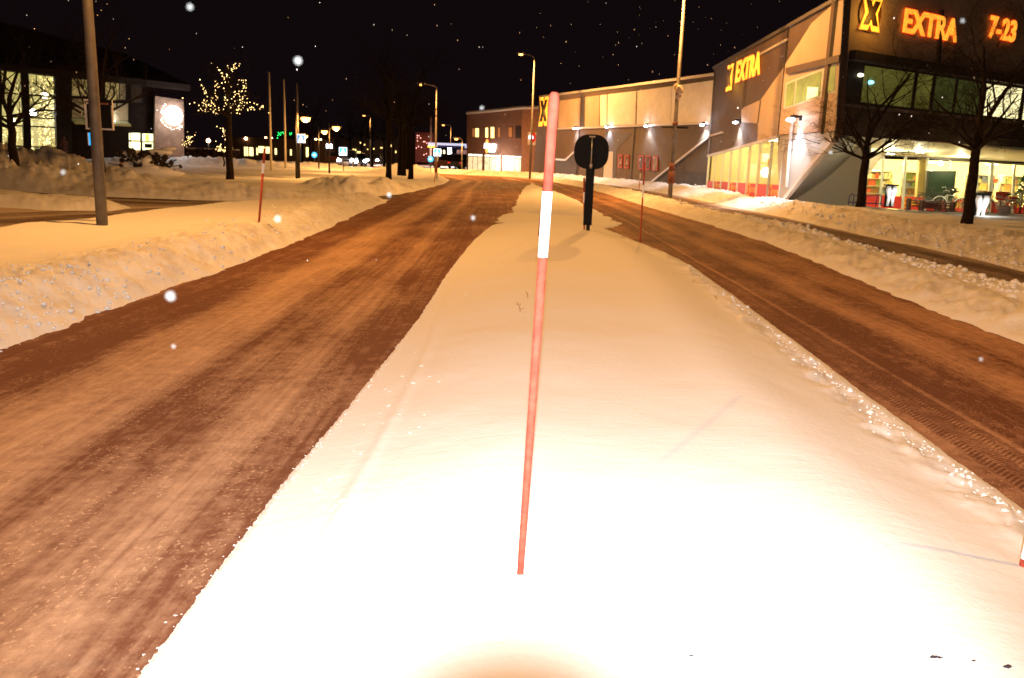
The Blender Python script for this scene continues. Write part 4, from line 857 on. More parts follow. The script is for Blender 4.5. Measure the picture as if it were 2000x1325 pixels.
q.build('snow_on_roof_edge', SNOW, shopb, world=True)
warmwin = mat('warm_window_glow', (.9, .8, .4), .5, emit=(1, .72, .22), estr=1.1); dimwin = mat('dim_window', (.3, .14, .06), .5, emit=(.20, .06, .015), estr=.6)
for (a, b_, y0, y1, m_) in ((928.5, 935, 251, 268, warmwin), (948, 953, 250, 269, warmwin), (958.5, 965, 248.5, 270, warmwin), (972, 977, 249, 269, dimwin), (993, 1000, 249, 268, dimwin), (922, 927.5, 251, 268, MATS['dim_window']), (1008, 1016, 247, 269, mat('unlit_window', (.03, .02, .02), .3))):
    w_ = bp_([(a-1, y0-1), (b_+1, y0-1), (b_+1, y1+1), (a-1, y1+1)], 'window', darkmetal, .02, .03); subpane(PB, [(a, y0), (b_, y0), (b_, y1), (a, y1)], 'pane', m_, w_, .035)
shopwin = mat('shop_window_glow', (.8, .7, .5), .5, emit=(1, .70, .38), estr=.42, noise=.75, nscale=1.4)
for (xa, xb) in ((914, 942), (946, 977.5), (981, 1018)):
    fr_ = bp_([(xa, 300+(xa-914)*.05), (xb, 300+(xb-914)*.05), (xb-.6, 336.5+(xb-914)*.05), (xa-.6, 333+(xa-914)*.05)], 'shop_window', darkmetal, .02, .03)
    n_ = 3
    for k in range(n_):
        x0 = xa+(xb-xa)*k/n_+.7; x1 = xa+(xb-xa)*(k+1)/n_-.5; o_ = (x0-914)*.05
        subpane(PB, [(x0, 301+o_), (x1, 301+o_), (x1, 304.5+o_), (x0, 304.5+o_)], 'top_light_pane', mat('bright_top_pane', (1, 1, .8), .5, emit=(1, .95, .7), estr=1), fr_, .04)
        subpane(PB, [(x0, 306+o_), (x1, 306+o_), (x1-.5, 334+o_), (x0-.5, 333+o_)], 'pane', shopwin, fr_, .04)
t = thing('shop_sign', 'small glowing sign with an orange and white oval on the brick building', 'illuminated sign', PB.hit(962, 289, .1))
cc = PB.hit(950.5, 286, .15); dx = rdir(PB); n_ = 28; zz_ = np.array([0, 0, 1.])
def oval(k0, k1, m_, nm, off):
    ps = []; 
    for i in range(n_+1):
        a = k0+(k1-k0)*i/n_; ps.append(cc+dx*.30*math.cos(a)+zz_*.72*math.sin(a)+PB.n*off)
    MB().prism(ps, -PB.n*.05).build(nm, m_, t, world=True)
oval(0, 2*math.pi-.2, mat('orange_oval_glow', (1, .4, .1), .5, emit=(1, .25, .06), estr=1.1), 'oval', 0)
MB().prism([cc+dx*a+zz_*b+PB.n*.04 for a, b in ((-.42, -.22), (.42, -.22), (.42, .28), (-.42, .28))], -PB.n*.03).build('oval_band', mat('white_sign_glow', (1, 1, 1), .5, emit=(1, .95, 1), estr=3), t, world=True)
text_mesh('lettering', 'RGE', .62, .02, MATS['white_sign_glow'], t, PB.hit(955, 290, .2), dx, bold=.02, sx=1.1); text_mesh('lettering', '& SLØ', .44, .02, mat('cyan_sign_glow', (.6, 1, 1), .5, emit=(.4, .95, 1), estr=2.2), t, PB.hit(954, 297, .2), dx, bold=.015)
t = thing('projecting_sign', 'white board with a red disc and white letters beside the brick building', 'sign', PB2.hit(1040, 270, .3))
pane(PB2, [(1031, 258), (1049, 259), (1048.5, 284.5), (1030.5, 283)], 'board', mat('pale_board', (.6, .55, .5), .5), .3, .12, t)
cr_ = PB2.hit(1041, 268.5, .32); MB().prism([cr_+rdir(PB2)*.42*math.cos(a)+zz_*.5*math.sin(a) for a in np.linspace(0, 6.283, 24, endpoint=False)], -PB2.n*.01).build('red_disc', red, t, world=True)
text_mesh('lettering', 'ERA', .42, .01, MATS['white_sign_glow'], t, PB2.hit(1033, 271, .36), rdir(PB2), bold=.008, sx=.8)
lamp('shop_light', 'POINT', np.array(PB.hit(965, 318, 1.2))-np.array(shopb.location), 160, (1, .9, .75), shopb, .5)
# ------------------------------------------------------------------ petrol station far away
c0 = dp(842, 283, 120); c1 = dp(911, 285, 120)
st = thing('petrol_station', 'petrol station canopy with white lit column far behind the bend', 'petrol station', (c0[0], 120, 0)); w_ = c1[0]-c0[0]; zc = c0[2]
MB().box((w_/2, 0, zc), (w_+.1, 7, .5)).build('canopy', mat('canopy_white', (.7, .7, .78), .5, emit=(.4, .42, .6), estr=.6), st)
MB().box((w_/2+.6, -3.53, zc-.22), (w_-1.2, .03, .3)).build('blue_stripe', mat('canopy_blue', (.03, .05, .3), .5), st); MB().box((.45, -3.55, zc-.3), (1.1, .04, .2)).build('yellow_stripe', mat('canopy_yellow', (1, .7, .1), .5, emit=(1, .6, .05), estr=1.2), st)
MB().box((w_*.56, -1.8, zc/2), (.5, .5, zc-.2)).build('column', mat('column_white', (.8, .82, .9), .5, emit=(.75, .8, 1), estr=.9), st); MB().box((w_*.62, 1, .9), (.9, .8, 1.8)).build('pump', MATS['column_white'], st)
MB().box((w_*.88, 2, 1.2), (1.6, 2, 2.4)).build('kiosk', mat('brown_kiosk', (.25, .12, .08), .7), st)
for k, xx in enumerate((.22, .32, .45)): MB().box((w_*xx, 3, zc-.9), (.25, .1, .5)).build('lit_window', warmwin, st)
lamp('canopy_light', 'POINT', (w_*.5, -2.5, zc-.7), 500, (.9, .93, 1), st, .4)
# price mast and red lit wall left of it
P = dp(841, 300, 118); t = thing('mast', 'tall pale mast left of the petrol station canopy', 'mast', (P[0], P[1], 0)); MB().box((0, 0, 3.9), (.22, .25, 7.8-2.2)).build('upper_shaft', mat('pale_mast', (.5, .3, .2), .6), t); MB().box((0, 0, .6), (.4, .4, 1.2)).build('foot', steel, t)
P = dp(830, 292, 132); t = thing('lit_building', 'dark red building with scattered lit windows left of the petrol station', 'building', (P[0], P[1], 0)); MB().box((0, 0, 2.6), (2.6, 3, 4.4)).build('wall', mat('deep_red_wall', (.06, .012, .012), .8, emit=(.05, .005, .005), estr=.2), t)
rnd = random.Random(12); pinkw = mat('pink_window_glow', (1, .6, .6), .5, emit=(1, .45, .4), estr=1.2)
for i in range(14): MB().box((rnd.uniform(-1.15, 1.15), -1.53, 1.2+rnd.random()*3.4), (.12, .04, .14)).build('window', pinkw, t)
# ------------------------------------------------------------------ cars
def car(label, px_, gy, d, heading, body, suv=False, lights=None, power=0, group='cars beyond the bend', width=1.85):
    x = px_at(px_, d); t = thing('parked_car', label, 'car', (x, d, snow_z(x, d)*.3+.02), group); t.rotation_euler.z = heading
    L_, W_, H_ = (4.6, width, 1.75) if suv else (4.4, width, 1.45)
    # profile along x (front = +x)
    hb = H_*.56
    prof = [(-L_/2, .35), (-L_/2, hb*.95), (-L_*.46, hb), (-L_*.38, H_*.95) if suv else (-L_*.30, H_*.95), (-L_*.1, H_), (L_*.08, H_*.97), (L_*.22, hb+.04), (L_*.44, hb*.86), (L_/2, hb*.62), (L_/2, .3)]
    lo = [p for p in prof if p[1] <= hb+.05]
    b = MB(); b.prism([(a, -W_/2, z_) for a, z_ in [(-L_/2, .32), (-L_/2, hb*.95), (-L_*.46, hb), (L_*.22, hb+.04), (L_*.44, hb*.86), (L_/2, hb*.62), (L_/2, .3)]], (0, W_, 0)); ob = b.build('body', body, t)
    bv = ob.modifiers.new('b', 'BEVEL'); bv.width = .07; bv.segments = 3
    top = [(-L_*.44, hb), (-L_*(.38 if suv else .30), H_*.95), (-L_*.1, H_), (L_*.08, H_*.97), (L_*.22, hb+.03)]
    k_ = .86; g = MB(); vs = [(a, -W_/2*(1 if i in (0, 4) else k_)*.96, z_) for i, (a, z_) in enumerate(top)]+[(a, W_/2*(1 if i in (0, 4) else k_)*.96, z_) for i, (a, z_) in enumerate(top)]
    g.add(vs, [(0, 1, 2, 3, 4), (9, 8, 7, 6, 5)]+[(i, i+5, i+6, i+1) for i in range(4)]); g.build('cabin_glass', mat('car_glass', (.01, .01, .012), .15), t)
    r = MB(); r.prism([(a, -W_*.40, z_+.012) for a, z_ in top[1:4]]+[(a, -W_*.40, z_-.04) for a, z_ in top[1:4][::-1]], (0, W_*.80, 0)); r.build('roof', body, t)
    for sx in (-1, 1):
        for sy in (-1, 1):
            wh = MB().torus((sx*L_*.31, sy*(W_/2-.1), .33), .26, .09, ((1, 0, 0), (0, 0, 1)), 18, 8).build('wheel', mat('tyre', (.02, .02, .02), .8), t, True)
            MB().tube([(sx*L_*.31, sy*(W_/2-.06)-.04, .33), (sx*L_*.31, sy*(W_/2-.06)+.04, .33)], .18, 14).build('rim', steel, wh)
    for sy in (-1, 1):
        MB().ball((L_/2-.03, sy*W_*.36, hb*.72), .17, sub=2, sc=(.5, 1.2, .8)).build('headlight', mat('headlight_on', (1, 1, 1), .3, emit=(.85, .92, 1), estr=60, sample=False) if power else mat('headlight_off', (.6, .6, .6), .2), t, True)
        MB().box((-L_/2-.01, sy*W_*.38, hb*.78), (.04, .3, .14)).build('tail_light', mat('tail_light', (.5, .02, .02), .4, emit=(1, .03, .02), estr=.4), t)
    MB().box((L_/2+.012, 0, .48), (.02, .5, .11)).build('number_plate', mat('plate', (.7, .7, .7), .5), t); MB().box((L_/2+.01, 0, hb*.66), (.03, .8, .14)).build('grille', darkmetal, t)
    if power:
        for sy in (-1, 1):
            l = lamp('headlamp', 'SPOT', (L_/2+.15, sy*W_*.36, hb*.72), power, (.85, .92, 1), t, .06, (0, rad(-86), 0), rad(80), .6); l.rotation_euler = (0, rad(-86), 0)
    return t
# spot looks along local -Z; turn it towards +x of the car
silver = mat('silver_car_paint', (.28, .30, .34), .3, .5); darkpaint = mat('dark_car_paint', (.03, .03, .045), .3, .2); maroon = mat('maroon_car_paint', (.12, .02, .02), .35, .1)
car('silver car facing us with glaring headlights behind the crossing sign', 686, 0, 92, rad(-90+6), silver, True, power=400)
car('dark car facing us with headlights on, right of the silver one', 706, 0, 99, rad(-90+14), darkpaint, False, power=260)
car('small dark car with headlights on, farther right among the trunks', 737, 0, 118, rad(-90+3), darkpaint, False, power=260)
car('maroon car parked beneath the petrol station canopy', 880, 0, 104, rad(178), maroon, True)
car('black van at the left corner of the brick building', 901, 0, 100, rad(80), darkpaint, True)
car('dark red car row end, left behind the crossing sign', 656, 0, 120, rad(5), maroon, False)
# ------------------------------------------------------------------ glass hall at the left
PH = Plane((-41.5, 61.), (-27.6, 71.)); hall = thing('glass_hall', 'dark building with a tall glass hall full of light curtains at the far left', 'building', (-36, 65, 0))
hw = mat('dark_hall_brick', (.014, .009, .007), .95, noise=.3, nscale=1.5, spec=.05)
def hp(pts, nm, m, off=0., th=.2): return pane(PH, pts, nm, m, off, th, hall)
hp([(118, 325), (120, 120), (300, 158), (300, 325)], 'wall', hw, 0., .3)
hp([(-45, 325), (-45, 110), (-3, 118), (-3, 325)], 'wall', hw, 0., .3)
# hip roof with overhang
A_ = PH.hit(-60, 117, .9); B_ = PH.hit(372, 166, .9); C_ = B_-PH.n*9+np.array([-3, 0, 2.9]); D_ = A_-PH.n*7+np.array([0, 0, 4.0]); MB().add([A_, B_, C_, D_, A_-[0, 0, .45], B_-[0, 0, .45]], [(0, 1, 2, 3), (4, 5, 1, 0)]).build('roof', mat('dark_roof', (.02, .013, .01), .9, noise=.2), hall, world=True)
A2 = A_-np.array([0, 0, .45]); B2_ = B_-np.array([0, 0, .45]); MB().add([A2, B2_, B2_-PH.n*1.2, A2-PH.n*1.2], [(0, 1, 2, 3)]).build('eaves', mat('dark_eaves', (.02, .014, .011), .9, spec=.05), hall, world=True)
def hroom(xa, xb, yt, yb, deep, lights, power, col, nm='x', wall=None):
    ua, zb_ = PH.uv(xa, yb); ub, _z = PH.uv(xb, yb); zt_ = PH.uv((xa+xb)/2, yt)[1]; room2(PH, min(ua, ub), max(ua, ub), zb_, zt_, deep, hall, wall or mat('cream_hall_wall', (.72, .68, .42), .8), lights, power, col)
def room2(pl, ua, ub, za, zb, deep, parent, wallm, lights, power, lcol):
    n = -pl.n; a0 = pl.at(ua, za); a1 = pl.at(ub, za); c0 = a0+n*deep; c1 = a1+n*deep; up = np.array([0, 0, zb-za])
    b = MB(); b.add([c0, c1, c1+up, c0+up], [(0, 1, 2, 3)]); b.add([a0+n*.32, c0, c0+up, a0+n*.32+up], [(0, 1, 2, 3)]); b.add([a1+n*.32, c1, c1+up, a1+n*.32+up], [(0, 1, 2, 3)]); b.add([a0+up+n*.32, a1+up+n*.32, c1+up, c0+up], [(0, 1, 2, 3)]); b.add([a0+n*.32, a1+n*.32, c1, c0], [(0, 1, 2, 3)]); b.build('inner_wall', wallm, parent, world=True)
    for i in range(lights):
        f = (i+.5)/lights; p_ = a0*(1-f)+a1*f+n*deep*.5+up*.8; lamp('hall_light', 'POINT', p_-np.array(parent.location), power, lcol, parent, .3)
hroom(-2, 119, 134, 320, 4.5, 3, 5, (1, .86, .45))
hp([(-3, 320), (-3, 132), (119, 137), (119, 325)], 'glazing', glass('hall_glass', (.92, .92, .85), .06), .0, .02)
for (xt, xb, wd) in ((-2, 2, .25), (47, 55, .50), (118, 123, .9), (134, 137, .3)): bar(PH, [(xt, 130), (xb, 322)], wd, 'mullion', darkmetal, .08, hall)
for (ya, yb) in ((182, 190), (228, 233), (245, 250), (285, 290)): bar(PH, [(-3, ya-1), (120, yb)], .10, 'transom', darkmetal, .1, hall)
dimh = mat('dim_hall_window', (.35, .3, .12), .6, emit=(.30, .22, .07), estr=.25, noise=.5, nscale=.6); dimh2 = mat('dimmer_hall_window', (.2, .15, .08), .6, emit=(.12, .09, .03), estr=.2, noise=.5, nscale=.6)
for (xa, xb, y0, y1, m_) in ((141, 176, 150, 188, dimh), (180, 196, 152, 190, dimh2), (206, 232, 160, 196, dimh), (234, 245, 163, 196, dimh2), (141, 165, 193, 232, dimh2), (214, 250, 202, 236, dimh2), (256, 276, 166, 200, mat('unlit_hall_window', (.03, .025, .02), .2))):
    w_ = hp([(xa-1.5, y0-1.5), (xb+1.5, y0-1), (xb+1.5, y1+1.5), (xa-1.5, y1+1)], 'window', darkmetal, .02, .03); subpane(PH, [(xa, y0), (xb, y0+.8), (xb, y1), (xa, y1-.8)], 'pane', m_, w_, .04)
# entrance canopy
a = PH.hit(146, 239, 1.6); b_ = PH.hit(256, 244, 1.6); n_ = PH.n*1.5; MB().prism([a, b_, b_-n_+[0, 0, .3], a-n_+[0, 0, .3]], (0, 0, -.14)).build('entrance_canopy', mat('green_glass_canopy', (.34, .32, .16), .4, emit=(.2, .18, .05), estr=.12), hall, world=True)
MB().ball(PH.hit(217, 234, .5), .16, sub=2).build('wall_light', cold_bulb, hall, True, world=True)
# lit four-pane window
w_ = hp([(251, 257.5), (302, 260.5), (302, 298), (251, 297)], 'window', darkmetal, .03, .05)
litw = mat('lit_yellow_pane', (.9, .9, .6), .5, emit=(.88, .86, .42), estr=1.05, noise=.2, nscale=2.)
for (xa, xb, y0, y1) in ((256, 273.5, 260, 274.5), (278, 299, 261.5, 276.5), (256, 274, 277, 293.5), (278.5, 299, 278.5, 293.5), (252, 254.3, 260, 274), (252.3, 254.5, 277, 293)): subpane(PH, [(xa, y0), (xb, y0+.3), (xb, y1), (xa, y1-.3)], 'pane', litw, w_, .05)
subpane(PH, [(282, 281), (297, 281.5), (297, 289.5), (283, 289)], 'printer_in_window', darkmetal, w_, .06, .01); subpane(PH, [(284, 263), (291, 263.3), (291, 276), (284, 276)], 'yellow_curtain', mat('yellow_curtain', (.6, .6, .1), .6, emit=(.6, .6, .12), estr=.6), w_, .06, .01)
bar(PH, [(252, 297.5), (303, 298.8)], .12, 'window_sill', trim_w, .12, hall)
# brick pier with a dazzling lamp and a wreath
hp([(301, 325), (303, 188), (359, 196), (360, 325)], 'brick_pier', mat('pier_brick', (.22, .13, .08), .85, noise=.25, nscale=2.5, ribs=('Z', 9.)), .5, .8)
t = thing('light_wreath', 'wreath of white lights around a dazzling lamp on the brick pier', 'decoration', PH.hit(337, 226, .7))
rnd = random.Random(8); q = MB()
for i in range(44):
    a_ = rnd.uniform(2.2, 5.6); r_ = 1.0+rnd.gauss(0, .10); q.ball(rdir(PH)*r_*.85*math.cos(a_)+zz_*r_*1.12*math.sin(a_), .032, sub=1)
q.build('light_bulbs', mat('wreath_light', (1, .9, .8), .5, emit=(1, .85, .7), estr=2.5, sample=False), t)
n_ = np.array(PH.n); MB().ball(n_*.25, .72, sub=3, sc=(1, .6, 1.05)).build('lamp_globe', mat('dazzling_globe', (1, 1, 1), .5, emit=(.9, .93, 1), estr=9, sample=False), t, True)
lamp('globe_light', 'POINT', n_*.9, 130, (.88, .93, 1), t, .3); lamp('globe_light', 'SPOT', n_*1.5+rdir(PH)*2.+np.array([0, 0, .5]), 150, (.88, .93, 1), t, .2, (0, rad(-40), 0), rad(100), .8)
# curtains of fairy lights in the hall
rnd = random.Random(17); q = MB()
for (xa, xb, n0) in ((5, 42, 200), (62, 114, 480)):
    cols = [rnd.uniform(xa, xb) for _ in range(9 if xa < 10 else 14)]
    for i in range(n0):
        x = rnd.choice(cols)+rnd.gauss(0, 1.4); y = 150+165*rnd.random()**.8
        if xa < 10 and y < 240 and rnd.random() < .5: continue
        q.ball(PH.hit(x, y, -.7+rnd.uniform(-.4, .4)), rnd.uniform(.015, .028), sub=1)
o = q.build('fairy_lights', mat('curtain_light', (1, .85, .6), .5, emit=(1, .74, .36), estr=5, sample=False)); tag(o, 'shimmering curtains of warm fairy lights behind the tall hall glazing', 'fairy lights', kind='stuff')
for i, (x, y) in enumerate(((88, 187), (65, 220), (22, 236))):
    P = PH.hit(x, y, -1.6); t = thing('hall_lamp', ['upper right bright lamp in the glass hall', 'bluish lamp in the middle of the glass hall', 'lower left bright lamp in the glass hall'][i], 'lamp', P, 'bright lamps in the glass hall'); MB().ball((0, 0, 0), .24, sub=2).build('globe', mat('hall_globe', (1, .95, .7), .5, emit=(1, .95, .7), estr=8, sample=False) if i != 1 else cold_bulb, t, True); MB().tube([(0, 0, .2), (0, 0, 1.6)], .015, 5).build('cord', darkmetal, t)
# ------------------------------------------------------------------ person walking before the hall wall (dark, barely visible)
PX = PH.hit(128, 318, 4.); 
# ------------------------------------------------------------------ things on the left lawn
def snow_base(x, y, z0=.3):
    P = gp(x, y, z0)
    for _ in range(5): P = gp(x, y, snow_z(P[0], P[1]))
    return P
P = snow_base(290, 341, .3); P[2] += .12; t = thing('snowy_shrub', 'dark shrub bent under caps of snow before the lit window', 'shrub', P)
rnd = random.Random(5); q = MB()
for i in range(46):
    a_ = rnd.uniform(0, 6.28); e_ = rnd.uniform(.1, .8); L_ = rnd.uniform(.5, 1.0); p0 = np.array([rnd.uniform(-.5, .5), rnd.uniform(-.3, .3), 0.]); q.tube([p0, p0+np.array([math.cos(a_)*.5, math.sin(a_)*.4, e_])*L_*.6, p0+np.array([math.cos(a_), math.sin(a_)*.7, e_])*L_], [.03, .025, .015], 5)
for i in range(140): q.ball((rnd.gauss(0, .45), rnd.gauss(0, .3), rnd.uniform(.1, .75)), rnd.uniform(.05, .12), .4, rnd, 1)
q.build('foliage', mat('dark_needles', (.03, .02, .012), .95), t); q = MB()
for (x, y, z_, r_, s1) in ((-.55, 0, .62, .30, (1.2, 1, .5)), (-.25, -.1, .38, .26, (1, 1, .7)), (.1, -.25, .35, .30, (.7, 1, 1.)), (.45, 0, .72, .34, (1.5, 1, .35)), (.8, .05, .86, .2, (1.4, 1, .4)), (-.6, -.2, .2, .25, (1.2, 1, .6)), (.25, -.3, .12, .3, (1.4, 1, .5)), (0, 0, -.05, 1.0, (1.3, .8, .25))): q.ball((x, y, z_), r_, .12, rnd, 2, s1)
q.build('snow_cap', SNOW, t, True)
for i, (x, y, yt, lb) in enumerate(((163, 331, 318, 'left yellow marker post, taller, between the two trunks'), (238, 333, 329, 'right yellow marker post, only its top above the snow'))):
    P = dp(x, y, 45); P[2] = snow_z(P[0], P[1]); t = thing('marker_post', lb, 'marker post', P, 'yellow marker posts in the snow'); hh = .55 if i == 0 else .4
    MB().tube([(0, 0, -.2), (0, 0, hh)], .055, 10).build('shaft', mat('yellow_post_paint', (.75, .38, .05), .6), t, True); MB().ball((0, 0, hh+.04), .10, sub=2, sc=(1, 1, .7)).build('cap', MATS['yellow_post_paint'], t, True)
# person standing by the hall entrance
def person(label, loc, h, rz, coat, trousers):
    t = thing('person', label, 'person', loc); t.rotation_euler.z = rz; k = h/1.75
    me = bpy.data.meshes.new('body'); V = [(0, 0, .95), (0, 0, 1.15), (0, 0, 1.38), (0, 0, 1.50), (0, -.02, 1.60), (0, -.01, 1.70), (.10, 0, .88), (.11, -.03, .48), (.11, .02, .08), (.11, -.14, .04), (-.10, 0, .88), (-.11, .05, .48), (-.11, .12, .08), (-.11, -.03, .04), (.19, 0, 1.40), (.25, .02, 1.14), (.22, -.14, .96), (-.19, 0, 1.40), (-.25, .02, 1.14), (-.22, -.12, .96)]
    Ed = [(0, 1), (1, 2), (2, 3), (3, 4), (4, 5), (0, 6), (6, 7), (7, 8), (8, 9), (0, 10), (10, 11), (11, 12), (12, 13), (2, 14), (14, 15), (15, 16), (2, 17), (17, 18), (18, 19)]
    Rr = [.15, .145, .16, .06, .09, .08, .10, .07, .05, .04, .10, .07, .05, .04, .075, .058, .045, .075, .058, .045]
    me.from_pydata([(a*k, b*k, c*k) for a, b, c in V], Ed, []); me.materials.append(coat); o = bpy.data.objects.new('body', me); S.collection.objects.link(o); o.parent = t
    m_ = o.modifiers.new('s', 'SKIN'); 
    for i, r_ in enumerate(Rr): me.skin_vertices[0].data[i].radius = (r_*k, r_*k*.85)
    me.skin_vertices[0].data[0].use_root = True; o.modifiers.new('d', 'SUBSURF').levels = 1; o.modifiers['d'].render_levels = 2
    MB().ball((0, .02*k, 1.68*k), .115*k, sub=2, sc=(1, 1.05, .85)).build('knit_hat', trousers, t, True)
    return t
P = PH.hit(128, 318, 3.5); P[2] = snow_z(P[0], P[1])
person('person in dark winter clothes standing by the corner of the glass hall', P, 1.75, rad(40), mat('dark_coat', (.09, .04, .04), .9), mat('dark_hat', (.12, .04, .04), .9))
# hedge and distant shopfronts behind the lawn
def hedge(label, x0, x1, d, h, seed):
    a_ = px_at(x0, d); b_ = px_at(x1, d); rnd = random.Random(seed); t = thing('hedge', label, 'hedge', ((a_+b_)/2, d, 0)); q = MB()
    for i in range(900):
        x = rnd.uniform(-1, 1)*(b_-a_)/2; q.ball((x, rnd.uniform(-.6, .6), rnd.uniform(.1, h)*(1-.12*rnd.random())), rnd.uniform(.07, .18), .4, rnd, 1)
    q.build('foliage', mat('hedge_leaves', (.045, .02, .015), .95), t); q = MB()
    for i in range(60): x = (i/59*2-1)*(b_-a_)/2; q.ball((x, 0, h), .2, .3, rnd, 1, (1.4, 2, .35))
    q.build('snow_cap', SNOW, t, True)
hedge('long dark snow-topped hedge right of the brick pier', 366, 475, 92, 1.35, 4)
P = dp(545, 300, 118); t = thing('lit_arcade', 'far low building whose lit shopfronts shine behind the flagpoles', 'building', (P[0], 118, 0)); x0 = px_at(470, 118)-P[0]; x1 = px_at(622, 118)-P[0]
MB().box(((x0+x1)/2, 3.2, 1.5), (x1-x0+3, 6, 3.0)).build('wall', mat('dark_far_wall', (.04, .025, .02), .9), t)
glow = mat('arcade_glow', (1, .9, .5), .5, emit=(1, .80, .30), estr=1.1, noise=.5, nscale=.9)
for (xa, xb, y0, y1) in ((476, 484, 287, 305), (486, 494, 288, 305), (500, 503, 289, 303), (504, 516, 286, 299), (518, 527, 287, 300), (536, 540, 290, 302), (576, 582, 288, 305), (597, 603, 288, 307), (566, 569, 292, 304)):
    a_ = dp(xa, y0, 118)-[P[0], 118, 0]; b_ = dp(xb, y1, 118)-[P[0], 118, 0]; MB().box(((a_[0]+b_[0])/2, .18, (a_[2]+b_[2])/2), (b_[0]-a_[0], .06, a_[2]-b_[2])).build('lit_window', glow, t)
P = dp(722, 300, 135); t = thing('far_building', 'far dark building with a few small lit windows behind the headlights', 'building', (P[0], 135, 0)); MB().box((0, 3, 2.2), (15, 6, 4.4)).build('wall', MATS['dark_far_wall'], t)
for (x, y, wx, wy) in ((690, 293, 2, 4), (694, 293.5, 3, 4), (701, 299, 7, 6), (745, 289, 4, 2), (763, 285, 3, 4), (718, 292, 2, 2), (730, 291, 2, 3), (773, 297, 2, 4), (712, 283, 2, 3), (704, 279, 2, 3), (783, 300, 2, 3)):
    a_ = dp(x, y, 134.9)-[P[0], 135, 0]; kk = 135/F_PX; MB().box((a_[0], -.1, a_[2]), (wx*kk, .06, wy*kk)).build('lit_window', warmwin, t)
# ------------------------------------------------------------------ furniture of the forecourt
def fc(x, y, d):
    p_ = dp(x, y, d); return np.array([p_[0], p_[1], max(snow_z(p_[0], p_[1]), p_[2]) if False else p_[2]])
ptop = tag(MB().add([(12.8, 33.2, -.62), (40, 28, -.62), (40, 52, -.62), (12.8, 52, -.62)], [(0, 1, 2, 3)]).build('forecourt', mat('yellowish_paving', (.42, .40, .34), .7, noise=.2, nscale=1)), kind='structure')
metal_b = mat('black_metal', (.02, .02, .02), .4, .5); chrome = mat('bright_metal', (.7, .72, .72), .25, .8); brownp = mat('brown_plank', (.14, .05, .035), .7)
def bicycle(label, loc, rz, frame, basket=None, white=False):
    t = thing('bicycle', label, 'bicycle', loc, 'bicycles before the shopfront'); t.rotation_euler.z = rz; R_ = .34; A = (-.52, 0, R_); B = (.54, 0, R_)
    for c_ in (A, B):
        wq = MB().torus(c_, R_-.02, .02, ((1, 0, 0), (0, 0, 1)), 28, 6).build('wheel', mat('bike_tyre', (.03, .03, .03), .7), t, True)
        q = MB(); [q.tube([c_, (c_[0]+(R_-.02)*math.cos(a), 0, c_[2]+(R_-.02)*math.sin(a))], .003, 3) for a in np.linspace(0, 6.28, 17)]; q.tube([(c_[0], -.05, c_[2]), (c_[0], .05, c_[2])], .03, 8); q.build('spokes', chrome, wq)
    s_ = (-.22, 0, .88); bb = (-.08, 0, .30); hd = (.36, 0, .86); h2 = (.40, 0, .66)
    q = MB(); [q.tube([a, b], .016, 8) for a, b in ((s_, bb), (bb, h2), ((-.2, 0, .76), (.37, 0, .80)), (hd, h2), (A, bb), (A, (-.2, 0, .78)))]; q.tube([h2, (.47, 0, .5), B], .014, 8); q.build('frame', frame, t, True)
    MB().tube([(hd), (.34, 0, 1.0), (.30, 0, 1.04)], .013, 6).tube([(.16, -.27, 1.02), (.30, -.2, 1.06), (.32, 0, 1.04), (.30, .2, 1.06), (.16, .27, 1.02)], .013, 6).build('handlebar', chrome, t, True)
    MB().ball((-.25, 0, .93), .13, sub=2, sc=(1.2, .7, .35)).build('saddle', metal_b, t, True)
    for c_, a0, a1 in ((A, .3, 3.0), (B, .5, 3.3)):
        MB().tube([(c_[0]+(R_+.035)*math.cos(a), 0, c_[2]+(R_+.035)*math.sin(a)) for a in np.linspace(a0, a1, 12)], .018, 6).build('mudguard', mat('white_mudguard', (.8, .8, .8), .4) if white else metal_b, t, True)
    if basket: MB().lathe((.62, 0, .78), [(.13, 0), (.18, .24), (.17, .24), (.12, .01)], 14).build('basket', basket, t)
    MB().box((-.6, 0, .76), (.4, .14, .02)).build('luggage_rack', metal_b, t)
    return t
def gbase(x, y): 
    P = gp(x, y, -.5)
    for _ in range(3): P = gp(x, y, max(snow_z(P[0], P[1]), -.6))
    return P
bicycle('dark bicycle with a black basket, left of the two leaning before the dark banner', (dp(1826, 410, 39.5)), rad(-25), metal_b, mat('black_basket', (.02, .02, .02), .6))
bicycle('pale bicycle with a white mudguard, right of the dark one', (dp(1853, 416, 38.5)), rad(-60), chrome, None, True)
bicycle('yellow framed bicycle standing in the bicycle rack', (dp(1871, 414, 40.5)), rad(15), yel, None)
bicycle('white bicycle with a dark front basket before the right red band', (dp(1951, 421.5, 37.5)), rad(176), mat('white_bike_paint', (.75, .75, .72), .4), mat('wicker', (.10, .04, .03), .8), True)
